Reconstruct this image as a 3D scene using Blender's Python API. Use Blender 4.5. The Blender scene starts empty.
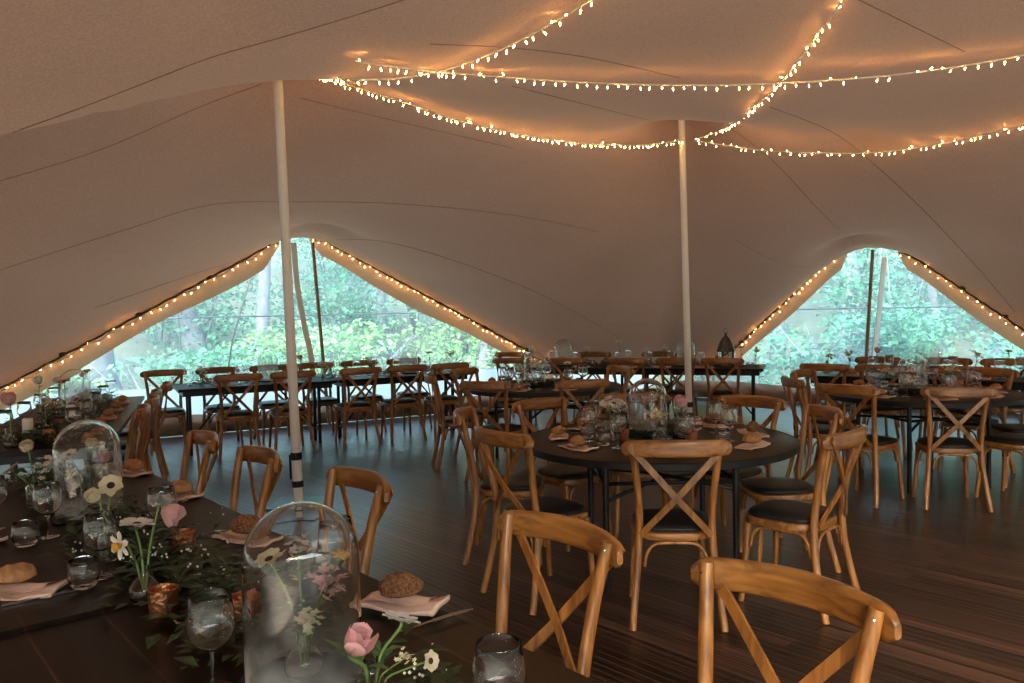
import bpy, bmesh, math, random
import numpy as np
from mathutils import Vector, Matrix, Quaternion
from mathutils.bvhtree import BVHTree

R = random.Random(7)
PI = math.pi
sc = bpy.context.scene
COL = sc.collection
rad = math.radians

# ------------------------------------------------------------------ survey of the place
FPX, EYE = 800.0, 1.52
ROLL, PITCH = rad(1.2), math.atan(30.5 / FPX)

def ray(x, y):
    u, v = x - 512.0, 341.5 - y
    c, s = math.cos(ROLL), math.sin(ROLL)
    u2, v2 = u * c + v * s, -u * s + v * c
    cp, sp = math.cos(PITCH), math.sin(PITCH)
    return Vector((u2, FPX * cp + v2 * sp, v2 * cp - FPX * sp))

def spot(x, y, z):
    """point of the level z that stands at this place of the survey photograph"""
    d = ray(x, y)
    t = (z - EYE) / d.z
    return Vector((d.x * t, d.y * t, z))

def atdepth(x, y, depth):
    d = ray(x, y)
    t = depth / d.y
    return Vector((d.x * t, depth, EYE + d.z * t))


# ------------------------------------------------------------------ light levels and survey tables
FRONT = -2.2
EXPOSURE, SKY, SUN = 0.05, 2.0, 4.0
VALLEY = [(-4.4, 1.6, 1.95), (-3.3, 3.0, 2.12), (-2.9, 3.5, 2.23), (-2.56, 4.0, 2.38), (-2.3, 4.5, 2.62), (-2.08, 5.0, 2.87), (-1.92, 5.45, 3.08), (-1.80, 5.85, 3.25)]
TENT_PINS = [
    (-1.6, 2.2, 2.5), (-1.0, 3.6, 2.96), (-2.2, 1.0, 2.4),
    (-3.0, 6.0, 3.22), (-4.0, 5.6, 3.05), (-5.2, 5.0, 2.9),
    (-0.4, 5.6, 3.10), (0.9, 5.9, 3.16), (0.6, 7.7, 3.30), (2.0, 7.2, 3.17), (3.4, 6.4, 3.20), (3.6, 8.2, 3.30), (0.5, 3.4, 3.12), (3.0, 3.6, 3.22),
    (-2.62, 10.55, 2.60), (-2.3, 9.95, 2.72), (5.0, 11.40, 2.36), (4.6, 10.85, 2.56),
    (5.5, 5.0, 3.2), (0.0, 0.6, 3.15), (5.5, 0.6, 3.2),
]
SEAMS = [
    [(0, 137), (70, 112), (140, 85), (210, 58), (280, 38), (350, 17), (410, -2)],
    [(0, 181), (100, 150), (200, 107), (262, 84)],
    [(0, 270), (125, 230), (210, 205), (300, 202), (400, 204), (512, 215), (600, 232)],
    [(95, 308), (200, 272), (285, 246)],
    [(335, 240), (380, 241), (440, 256), (512, 282), (560, 304), (620, 338)],
    [(430, 44), (512, 48), (590, 58), (680, 78)],
    [(512, 86), (580, 103), (640, 118), (664, 122)],
    [(855, -2), (910, 25), (965, 52)],
    [(770, 107), (832, 132), (875, 165), (925, 212), (975, 265), (1015, 312)],
    [(730, 128), (772, 160), (822, 213), (862, 250)],
    [(735, 240), (780, 263), (812, 268)],
    [(300, 98), (400, 122), (512, 148)],
]
STRANDS = [
    ('fairy light strand swooping from the cream pole peak up over the foremost tables', [(305, 72, 6.3), (350, 79, 6.1), (400, 78, 5.9), (445, 70, 5.5), (500, 50, 5.1), (550, 24, 4.7), (590, 0, 4.4), (650, -40, 4.0), (740, -110, 3.4)], 56),
    ('long fairy light strand crossing level below the ceiling above the middle tables', [(355, 61, 5.7), (440, 72, 5.65), (530, 79, 5.6), (620, 84, 5.6), (720, 85, 5.6), (820, 81, 5.5), (920, 72, 5.4), (1024, 55, 5.2), (1100, 38, 5.1), (1250, 0, 5.0), (1420, -50, 4.9)], 84),
    ('thick fairy light strand hung in a curve between the two cream poles', [(305, 71, 6.45), (345, 84, 6.7), (400, 101, 6.9), (460, 121, 7.3), (520, 134, 7.7), (580, 143, 8.2), (640, 145, 8.8), (684, 140, 9.2)], 96),
    ('fairy light strand climbing steeply from the second cream pole peak', [(694, 140, 9.15), (725, 128, 8.3), (760, 102, 7.1), (785, 78, 6.3), (810, 45, 5.4), (830, 18, 4.8), (845, -4, 4.4), (860, -40, 4.0), (890, -130, 3.2)], 72),
    ('fairy light strand sagging from the second cream pole towards the window with tall trunks', [(696, 141, 9.1), (760, 150, 8.8), (820, 153, 8.5), (880, 152, 8.2), (940, 144, 7.9), (1000, 131, 7.6), (1060, 116, 7.4), (1200, 78, 7.1), (1360, 30, 6.8)], 82),
]
TREES = [
    (('pale trunk leaning over the hillside beyond the long table of white domes', -6.6, 17.5, 8.0, 0.24), dict(lean=(-0.30, 0.05), crown_z=5.5)),
    (('slim pale trunk leaning the other way beside the cream pole', -5.55, 17.0, 8.0, 0.13), dict(lean=(0.10, 0.0), crown_z=6.0)),
    (('stout grey trunk low behind the garland table', -7.6, 15.0, 7.0, 0.27), dict(lean=(-0.12, 0.0), crown_z=5.5)),
    (('thin trunk behind the tent edge above the middle tables', -0.7, 19.0, 8.0, 0.10), dict(lean=(0.03, 0.0), crown_z=6.0)),
    (('thin trunk with a slight bend near the sloping hem', -0.2, 20.0, 8.0, 0.12), dict(lean=(-0.04, 0.0), crown_z=6.0)),
    (('thin straight trunk nearest the sloping hem', -1.2, 20.5, 8.0, 0.09), dict(lean=(0.0, 0.0), crown_z=6.0)),
    (('slender trunk far up the hillside', -3.6, 22.0, 9.0, 0.12), dict(lean=(0.05, 0.0), crown_z=6.5)),
    (('stout grey trunk upright behind the window with the dark pole', 8.0, 19.0, 9.0, 0.30), dict(lean=(0.01, 0.0), crown_z=7.0)),
    (('thin dark trunk slanting behind the window with the dark pole', 9.2, 17.0, 8.0, 0.09), dict(lean=(-0.10, 0.0), crown_z=6.5)),
    (('slim trunk between the stout grey trunk and the slanting one', 8.6, 18.5, 9.0, 0.14), dict(lean=(0.03, 0.0), crown_z=7.0)),
    (('slim bending trunk outside the far end of the window with the dark pole', 11.0, 18.0, 8.0, 0.10), dict(lean=(0.08, 0.0), crown_z=6.5)),
    (('slim upright trunk outside near the pewter lantern', 6.6, 20.0, 9.0, 0.13), dict(lean=(0.02, 0.0), crown_z=7.0)),
]
_sr = random.Random(3)
SHRUBS = []
_k = 0
for _d, _n in ((15.5, 9), (19.0, 10), (23.5, 10), (29.0, 9)):
    for _i in range(_n):
        _a = -0.82 + 1.64 * (_i + 0.5 + _sr.uniform(-0.25, 0.25)) / _n
        if _d < 18 and -0.02 < _a < 0.25:
            continue
        _x = _a * _d
        _y = _d + (_x * 0.2 if _x < 0 else -_x * 0.35) + (1.0 if abs(_a) < 0.3 else 0)
        if _x > 0 and _y < 15.72 - 0.74 * _x + 2.5:
            _y = 15.72 - 0.74 * _x + 3.0
        SHRUBS.append((('leafy green shrub on the wooded slope outside the hillside window' if _x < 2.4 else 'leafy green shrub in the wood outside the side window with tall trunks'), _x, _y, _sr.uniform(1.6, 2.3), (_sr.uniform(1.2, 2.0) if _d < 17 else _sr.uniform(2.8, 4.4)), (2600 if _d < 22 else 2000), 'fol' if _k % 5 in (0, 2, 4) else 'fol2'))
        _k += 1

# ------------------------------------------------------------------ materials
def new_mat(name):
    m = bpy.data.materials.new(name)
    m.use_nodes = True
    nt = m.node_tree
    nt.nodes.clear()
    out = nt.nodes.new('ShaderNodeOutputMaterial')
    return m, nt, out

def nd(nt, kind, **kw):
    n = nt.nodes.new('ShaderNode' + kind)
    for k, v in kw.items():
        if k.startswith('i_'):
            n.inputs[k[2:].replace('_', ' ')].default_value = v
        else:
            setattr(n, k, v)
    return n

def rgba(c):
    return (c[0], c[1], c[2], 1.0)

def ramp(nt, stops):
    r = nt.nodes.new('ShaderNodeValToRGB')
    el = r.color_ramp.elements
    while len(el) < len(stops):
        el.new(0.5)
    for e, (p, c) in zip(el, stops):
        e.position = p
        e.color = rgba(c)
    return r

def simple(name, col, rough=0.5, metal=0.0, var=0.12, scale=25.0, bump=0.0, spec=0.5, sheen=0.0, sub=None):
    m, nt, out = new_mat(name)
    b = nd(nt, 'BsdfPrincipled')
    b.inputs['Roughness'].default_value = rough
    b.inputs['Metallic'].default_value = metal
    b.inputs['Specular IOR Level'].default_value = spec
    tc = nd(nt, 'TexCoord')
    nz = nd(nt, 'TexNoise')
    nz.inputs['Scale'].default_value = scale
    nz.inputs['Detail'].default_value = 4
    nt.links.new(tc.outputs['Object'], nz.inputs['Vector'])
    lo = [c * (1 - var) for c in col]
    hi = [min(1, c * (1 + var)) for c in col]
    rp = ramp(nt, [(0.3, lo), (0.7, hi)])
    nt.links.new(nz.outputs['Fac'], rp.inputs['Fac'])
    nt.links.new(rp.outputs['Color'], b.inputs['Base Color'])
    if bump:
        bp = nd(nt, 'Bump')
        bp.inputs['Strength'].default_value = bump
        bp.inputs['Distance'].default_value = 0.01
        nt.links.new(nz.outputs['Fac'], bp.inputs['Height'])
        nt.links.new(bp.outputs['Normal'], b.inputs['Normal'])
    if sub:
        tr = nd(nt, 'BsdfTranslucent')
        nt.links.new(rp.outputs['Color'], tr.inputs['Color'])
        mx = nd(nt, 'MixShader')
        mx.inputs[0].default_value = sub
        nt.links.new(b.outputs[0], mx.inputs[1])
        nt.links.new(tr.outputs[0], mx.inputs[2])
        nt.links.new(mx.outputs[0], out.inputs[0])
    else:
        nt.links.new(b.outputs[0], out.inputs[0])
    return m

def wood(name, dark, light, axis='Z', rough=0.4, scale=6.0, planks=None, coat=0.0):
    """long grained wood; planks = board width across X with dark joints"""
    m, nt, out = new_mat(name)
    b = nd(nt, 'BsdfPrincipled')
    b.inputs['Roughness'].default_value = rough
    b.inputs['Coat Weight'].default_value = coat
    b.inputs['Specular IOR Level'].default_value = 0.5 if not planks else 0.14
    b.inputs['Coat Roughness'].default_value = 0.25
    tc = nd(nt, 'TexCoord')
    oi = nd(nt, 'ObjectInfo')
    mp = nd(nt, 'Mapping')
    st = {'X': (0.06, 1, 1), 'Y': (1, 0.06, 1), 'Z': (1, 1, 0.06)}[axis]
    mp.inputs['Scale'].default_value = tuple(s * scale * 8 for s in st)
    nt.links.new(tc.outputs['Object'], mp.inputs['Vector'])
    sh = nd(nt, 'VectorMath', operation='SCALE')
    sh.inputs[0].default_value = (7.1, 3.3, 5.7)
    nt.links.new(oi.outputs['Random'], sh.inputs['Scale'])
    nt.links.new(sh.outputs[0], mp.inputs['Location'])
    nz = nd(nt, 'TexNoise')
    nz.inputs['Scale'].default_value = 1.0
    nz.inputs['Detail'].default_value = 5
    nz.inputs['Distortion'].default_value = 0.6
    nt.links.new(mp.outputs[0], nz.inputs['Vector'])
    rp = ramp(nt, [(0.28, dark), (0.72, light)])
    nt.links.new(nz.outputs['Fac'], rp.inputs['Fac'])
    col = rp.outputs['Color']
    hsv = nd(nt, 'HueSaturation')
    mr = nd(nt, 'MapRange')
    mr.inputs['To Min'].default_value = 0.82
    mr.inputs['To Max'].default_value = 1.15
    nt.links.new(oi.outputs['Random'], mr.inputs['Value'])
    nt.links.new(mr.outputs[0], hsv.inputs['Value'])
    nt.links.new(col, hsv.inputs['Color'])
    col = hsv.outputs['Color']
    bp = nd(nt, 'Bump')
    bp.inputs['Strength'].default_value = 0.12
    bp.inputs['Distance'].default_value = 0.004
    hgt = nz.outputs['Fac']
    if planks:
        br = nd(nt, 'TexBrick')
        br.offset = 0.37
        br.inputs['Scale'].default_value = 1.0
        br.inputs['Brick Width'].default_value = 4.0
        br.inputs['Row Height'].default_value = planks
        br.inputs['Mortar Size'].default_value = 0.0035
        br.inputs['Mortar Smooth'].default_value = 0.2
        br.inputs['Bias'].default_value = 0.0
        br.inputs['Color1'].default_value = (0.78, 0.78, 0.78, 1)
        br.inputs['Color2'].default_value = (1.15, 1.1, 1.05, 1)
        br.inputs['Mortar'].default_value = (3.2, 2.8, 2.5, 1)
        nt.links.new(tc.outputs['Object'], br.inputs['Vector'])
        mx = nd(nt, 'MixRGB', blend_type='MULTIPLY')
        mx.inputs[0].default_value = 1.0
        nt.links.new(col, mx.inputs[1])
        nt.links.new(br.outputs['Color'], mx.inputs[2])
        col = mx.outputs[0]
        sb = nd(nt, 'Math', operation='SUBTRACT')
        sb.use_clamp = False
        nt.links.new(nz.outputs['Fac'], sb.inputs[0])
        nt.links.new(br.outputs['Fac'], sb.inputs[1])
        hgt = sb.outputs[0]
    nt.links.new(hgt, bp.inputs['Height'])
    nt.links.new(bp.outputs['Normal'], b.inputs['Normal'])
    nt.links.new(col, b.inputs['Base Color'])
    nt.links.new(b.outputs[0], out.inputs[0])
    return m

def glass_mat(name, tint=(0.97, 0.98, 0.98), ior=1.3, mist=None):
    """clear blown glass; mist = (z low, z high, amount) condensation over the lower wall"""
    m, nt, out = new_mat(name)
    gl = nd(nt, 'BsdfGlass')
    gl.inputs['IOR'].default_value = ior
    gl.inputs['Roughness'].default_value = 0.0
    gl.inputs['Color'].default_value = rgba(tint)
    last = gl
    if mist:
        tc = nd(nt, 'TexCoord')
        sp = nd(nt, 'SeparateXYZ')
        nt.links.new(tc.outputs['Object'], sp.inputs[0])
        nz = nd(nt, 'TexNoise')
        nz.inputs['Scale'].default_value = 9
        nz.inputs['Detail'].default_value = 3
        nt.links.new(tc.outputs['Object'], nz.inputs['Vector'])
        ad = nd(nt, 'Math', operation='MULTIPLY_ADD')
        ad.inputs[1].default_value = 0.16
        nt.links.new(nz.outputs['Fac'], ad.inputs[0])
        nt.links.new(sp.outputs['Z'], ad.inputs[2])
        mr = nd(nt, 'MapRange')
        mr.inputs['From Min'].default_value = mist[0] + 0.08
        mr.inputs['From Max'].default_value = mist[1] + 0.08
        mr.inputs['To Min'].default_value = mist[2]
        mr.inputs['To Max'].default_value = 0.0
        nt.links.new(ad.outputs[0], mr.inputs['Value'])
        df = nd(nt, 'BsdfDiffuse')
        df.inputs[0].default_value = (0.85, 0.9, 0.89, 1)
        tl = nd(nt, 'BsdfTranslucent')
        tl.inputs[0].default_value = (0.85, 0.9, 0.89, 1)
        m2 = nd(nt, 'MixShader')
        m2.inputs[0].default_value = 0.5
        nt.links.new(df.outputs[0], m2.inputs[1])
        nt.links.new(tl.outputs[0], m2.inputs[2])
        m3 = nd(nt, 'MixShader')
        nt.links.new(mr.outputs[0], m3.inputs[0])
        nt.links.new(last.outputs[0], m3.inputs[1])
        nt.links.new(m2.outputs[0], m3.inputs[2])
        last = m3
    nt.links.new(last.outputs[0], out.inputs[0])
    return m

def cloth_roof(name, col, trans):
    m, nt, out = new_mat(name)
    tc = nd(nt, 'TexCoord')
    nz = nd(nt, 'TexNoise')
    nz.inputs['Scale'].default_value = 0.6
    nz.inputs['Detail'].default_value = 3
    nt.links.new(tc.outputs['Object'], nz.inputs['Vector'])
    f = nd(nt, 'TexNoise')
    f.inputs['Scale'].default_value = 90
    f.inputs['Detail'].default_value = 3
    nt.links.new(tc.outputs['Object'], f.inputs['Vector'])
    rp = ramp(nt, [(0.3, [c * 0.94 for c in col]), (0.7, [c * 1.05 for c in col])])
    nt.links.new(nz.outputs['Fac'], rp.inputs['Fac'])
    rf = ramp(nt, [(0.35, (0.86, 0.86, 0.86)), (0.65, (1.08, 1.08, 1.08))])
    nt.links.new(f.outputs['Fac'], rf.inputs['Fac'])
    mx = nd(nt, 'MixRGB', blend_type='MULTIPLY')
    mx.inputs[0].default_value = 1
    nt.links.new(rp.outputs[0], mx.inputs[1])
    nt.links.new(rf.outputs[0], mx.inputs[2])
    bp = nd(nt, 'Bump')
    bp.inputs['Strength'].default_value = 0.05
    bp.inputs['Distance'].default_value = 0.01
    nt.links.new(f.outputs['Fac'], bp.inputs['Height'])
    d = nd(nt, 'BsdfPrincipled')
    d.inputs['Roughness'].default_value = 0.75
    d.inputs['Specular IOR Level'].default_value = 0.25
    nt.links.new(mx.outputs[0], d.inputs['Base Color'])
    nt.links.new(bp.outputs[0], d.inputs['Normal'])
    t = nd(nt, 'BsdfTranslucent')
    nt.links.new(mx.outputs[0], t.inputs['Color'])
    ms = nd(nt, 'MixShader')
    ms.inputs[0].default_value = trans
    nt.links.new(d.outputs[0], ms.inputs[1])
    nt.links.new(t.outputs[0], ms.inputs[2])
    nt.links.new(ms.outputs[0], out.inputs[0])
    return m

def pvc_mat(name, band=0.0):
    m, nt, out = new_mat(name)
    tc = nd(nt, 'TexCoord')
    nz = nd(nt, 'TexNoise')
    nz.inputs['Scale'].default_value = 1.1
    nz.inputs['Detail'].default_value = 5
    nt.links.new(tc.outputs['Object'], nz.inputs['Vector'])
    mr = nd(nt, 'MapRange')
    mr.inputs['From Min'].default_value = 0.3
    mr.inputs['From Max'].default_value = 0.75
    mr.inputs['To Min'].default_value = 0.10
    mr.inputs['To Max'].default_value = 0.28
    nt.links.new(nz.outputs['Fac'], mr.inputs['Value'])
    tr = nd(nt, 'BsdfTransparent')
    tr.inputs[0].default_value = (0.74, 0.97, 0.98, 1)
    tl = nd(nt, 'BsdfTranslucent')
    tl.inputs[0].default_value = (0.86, 0.95, 1.0, 1)
    gl = nd(nt, 'BsdfGlossy')
    gl.inputs['Roughness'].default_value = 0.12
    m1 = nd(nt, 'MixShader')
    fac = mr.outputs[0]
    if band:
        sp = nd(nt, 'SeparateXYZ')
        nt.links.new(tc.outputs['Object'], sp.inputs[0])
        ls = nd(nt, 'MapRange')
        ls.inputs['From Min'].default_value = band - 0.05
        ls.inputs['From Max'].default_value = band
        ls.inputs['To Min'].default_value = 0.62
        ls.inputs['To Max'].default_value = 0.0
        nt.links.new(sp.outputs['Z'], ls.inputs['Value'])
        ad = nd(nt, 'Math', operation='MAXIMUM')
        nt.links.new(mr.outputs[0], ad.inputs[0])
        nt.links.new(ls.outputs[0], ad.inputs[1])
        fac = ad.outputs[0]
    nt.links.new(fac, m1.inputs[0])
    nt.links.new(tr.outputs[0], m1.inputs[1])
    nt.links.new(tl.outputs[0], m1.inputs[2])
    lw = nd(nt, 'LayerWeight')
    lw.inputs['Blend'].default_value = 0.1
    m2 = nd(nt, 'MixShader')
    nt.links.new(lw.outputs['Fresnel'], m2.inputs[0])
    nt.links.new(m1.outputs[0], m2.inputs[1])
    nt.links.new(gl.outputs[0], m2.inputs[2])
    nt.links.new(m2.outputs[0], out.inputs[0])
    return m

def deck_mat(angle):
    m, nt, out = new_mat('dark_deck_boards')
    tc = nd(nt, 'TexCoord')
    mp = nd(nt, 'Mapping')
    mp.vector_type = 'TEXTURE'
    mp.inputs['Rotation'].default_value = (0, 0, angle)
    nt.links.new(tc.outputs['Object'], mp.inputs['Vector'])
    br = nd(nt, 'TexBrick')
    br.offset = 0.43
    br.inputs['Scale'].default_value = 1.0
    br.inputs['Brick Width'].default_value = 3.2
    br.inputs['Row Height'].default_value = 0.128
    br.inputs['Mortar Size'].default_value = 0.0075
    br.inputs['Mortar Smooth'].default_value = 0.3
    br.inputs['Color1'].default_value = (0.020, 0.0095, 0.006, 1)
    br.inputs['Color2'].default_value = (0.074, 0.036, 0.023, 1)
    br.inputs['Mortar'].default_value = (0.012, 0.008, 0.006, 1)
    nt.links.new(mp.outputs[0], br.inputs['Vector'])
    sp = nd(nt, 'SeparateXYZ')
    nt.links.new(mp.outputs[0], sp.inputs[0])
    mg = nd(nt, 'Math', operation='MULTIPLY')
    mg.inputs[1].default_value = 2 * PI / 0.0483
    nt.links.new(sp.outputs['Y'], mg.inputs[0])
    s0 = nd(nt, 'Math', operation='SINE')
    nt.links.new(mg.outputs[0], s0.inputs[0])
    s9 = nd(nt, 'Math', operation='MULTIPLY_ADD')
    s9.inputs[1].default_value = 0.5
    s9.inputs[2].default_value = 0.5
    nt.links.new(s0.outputs[0], s9.inputs[0])
    sn = nd(nt, 'Math', operation='POWER')
    sn.inputs[1].default_value = 14.0
    nt.links.new(s9.outputs[0], sn.inputs[0])
    m2 = nd(nt, 'Mapping')
    m2.inputs['Scale'].default_value = (0.5, 34, 1)
    nt.links.new(mp.outputs[0], m2.inputs['Vector'])
    nz = nd(nt, 'TexNoise')
    nz.inputs['Scale'].default_value = 1.0
    nz.inputs['Detail'].default_value = 6
    nt.links.new(m2.outputs[0], nz.inputs['Vector'])
    rp = ramp(nt, [(0.36, (0.35, 0.35, 0.35)), (0.52, (0.9, 0.88, 0.86)), (0.70, (2.1, 1.95, 1.8))])
    nt.links.new(nz.outputs['Fac'], rp.inputs['Fac'])
    mx = nd(nt, 'MixRGB', blend_type='MULTIPLY')
    mx.inputs[0].default_value = 1
    nt.links.new(br.outputs['Color'], mx.inputs[1])
    nt.links.new(rp.outputs[0], mx.inputs[2])
    b = nd(nt, 'BsdfPrincipled')
    b.inputs['Roughness'].default_value = 0.30
    b.inputs['Specular IOR Level'].default_value = 0.38
    groove_glint = nd(nt, 'MixRGB', blend_type='MIX')
    groove_glint.inputs[2].default_value = (0.20, 0.125, 0.09, 1)  # pale stripes: light caught on the groove edges, put into the colour
    wf = nd(nt, 'Math', operation='MULTIPLY')
    wf.inputs[1].default_value = 0.30
    nt.links.new(sn.outputs[0], wf.inputs[0])
    nt.links.new(wf.outputs[0], groove_glint.inputs[0])
    nt.links.new(mx.outputs[0], groove_glint.inputs[1])
    nt.links.new(groove_glint.outputs[0], b.inputs['Base Color'])
    s1 = nd(nt, 'Math', operation='MULTIPLY_ADD')
    s1.inputs[1].default_value = 0.3
    nt.links.new(sn.outputs[0], s1.inputs[0])
    nt.links.new(nz.outputs['Fac'], s1.inputs[2])
    s2 = nd(nt, 'Math', operation='SUBTRACT')
    nt.links.new(s1.outputs[0], s2.inputs[0])
    nt.links.new(br.outputs['Fac'], s2.inputs[1])
    bp = nd(nt, 'Bump')
    bp.inputs['Strength'].default_value = 0.45
    bp.inputs['Distance'].default_value = 0.006
    nt.links.new(s2.outputs[0], bp.inputs['Height'])
    nt.links.new(bp.outputs[0], b.inputs['Normal'])
    nt.links.new(b.outputs[0], out.inputs[0])
    return m

def emit(name, col, strength):
    m, nt, out = new_mat(name)
    e = nd(nt, 'Emission')
    e.inputs[0].default_value = rgba(col)
    e.inputs[1].default_value = strength
    nt.links.new(e.outputs[0], out.inputs[0])
    return m

OAK_D, OAK_L = (0.125, 0.040, 0.007), (0.44, 0.188, 0.040)
M = dict(
    oak=wood('honey_oak', OAK_D, OAK_L, 'Z', 0.36, 5.0, coat=0.25),
    oakx=wood('honey_oak_rail', OAK_D, OAK_L, 'X', 0.34, 5.0, coat=0.3),
    pad=simple('black_seat_pad', (0.015, 0.014, 0.015), 0.4, var=0.3, scale=120, bump=0.25, spec=0.25),
    screw=simple('steel_screw', (0.7, 0.68, 0.62), 0.25, 1.0),
    table=wood('dark_table_boards', (0.005, 0.0026, 0.0017), (0.018, 0.0095, 0.006), 'X', 0.36, 4.0, planks=0.176),
    black=simple('black_metal', (0.009, 0.0095, 0.010), 0.4, 0.2, var=0.2, spec=0.3),
    glass=glass_mat('clear_glass', (0.998, 1.0, 1.0), 1.42),
    dome=glass_mat('dome_glass', (0.985, 0.99, 0.99), 1.42, mist=(0.0, 0.11, 0.40)),
    domefar=glass_mat('misted_dome_glass', (0.98, 0.99, 0.99), 1.35, mist=(0.0, 0.3, 0.45)),
    copper=simple('hammered_copper', (0.55, 0.24, 0.12), 0.3, 1.0, var=0.3, scale=90, bump=0.4),
    clay=simple('terracotta', (0.30, 0.10, 0.05), 0.7, var=0.2),
    napkin=simple('blush_cotton', (0.68, 0.49, 0.39), 0.85, var=0.06, scale=200, bump=0.05),
    bread=simple('bread_crust', (0.36, 0.18, 0.07), 0.7, var=0.45, scale=40, bump=0.6),
    seeded=simple('seeded_crust', (0.20, 0.085, 0.03), 0.7, var=0.8, scale=140, bump=1.0),
    wax=simple('white_wax', (0.78, 0.76, 0.70), 0.5, var=0.03),
    leaf=simple('dark_leaf', (0.020, 0.042, 0.014), 0.45, var=0.4, scale=9, sub=0.15),
    leaf2=simple('mid_leaf', (0.085, 0.15, 0.05), 0.5, var=0.35, scale=12, sub=0.2),
    moss=simple('dark_moss', (0.018, 0.026, 0.012), 0.9, var=0.5, scale=60),
    stem=simple('green_stem', (0.13, 0.22, 0.06), 0.5, var=0.2),
    cream=simple('cream_petal', (0.72, 0.66, 0.46), 0.6, var=0.08, sub=0.25),
    white=simple('white_petal', (0.76, 0.74, 0.68), 0.6, var=0.05, sub=0.25),
    pink=simple('pink_petal', (0.72, 0.42, 0.42), 0.6, var=0.14, sub=0.25),
    yellow=simple('yellow_petal', (0.75, 0.40, 0.05), 0.6, var=0.15, sub=0.2),
    eye=simple('dark_flower_centre', (0.012, 0.009, 0.014), 0.7),
    steel=simple('cutlery_steel', (0.36, 0.34, 0.33), 0.18, 1.0, var=0.05),
    roof=cloth_roof('tent_cloth', (0.575, 0.37, 0.26), 0.02),
    hem=cloth_roof('tent_hem_cloth_warm_lit', (0.56, 0.33, 0.18), 0.26),  # same cloth as the roof, with warm light put into its orange tint
    skirt=simple('brown_canvas', (0.34, 0.235, 0.165), 0.8, var=0.3, scale=3),
    pole=simple('cream_painted_pole', (0.84, 0.82, 0.79), 0.4, var=0.03),
    pvc=pvc_mat('clear_plastic_sheet'),
    pvcband=pvc_mat('clear_plastic_sheet_with_milky_foot', 0.66),
    seam=simple('seam_thread', (0.28, 0.185, 0.135), 0.8),
    welt=simple('plastic_welt', (0.75, 0.86, 0.9), 0.3, sub=0.5),
    cable=simple('white_cable', (0.85, 0.80, 0.72), 0.5),
    dcable=simple('dark_cord', (0.05, 0.035, 0.025), 0.7),
    bulb=emit('warm_bulb', (1.0, 0.50, 0.12), 95.0),
    bark=simple('grey_bark', (0.075, 0.08, 0.10), 0.85, var=0.4, scale=8, bump=0.5),
    fol=simple('teal_foliage', (0.070, 0.20, 0.130), 0.7, var=0.5, scale=3, sub=0.35, spec=0.1),
    fol2=simple('bright_foliage', (0.16, 0.31, 0.13), 0.7, var=0.45, scale=3, sub=0.35, spec=0.1),
    ground=simple('woodland_soil', (0.05, 0.055, 0.035), 0.9, var=0.4, scale=2),
    pewter=simple('aged_pewter', (0.10, 0.095, 0.09), 0.4, 0.8, var=0.3),
    plate=simple('sky_tinted_steel_plate', (0.05, 0.11, 0.12), 0.3, 0.6),  # shiny plate, its teal reflection of the sky put into the colour
    amber=glass_mat('amber_glass', (0.62, 0.26, 0.10), 1.4),
    flame=emit('candle_flame', (1.0, 0.55, 0.2), 12.0),
)

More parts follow.
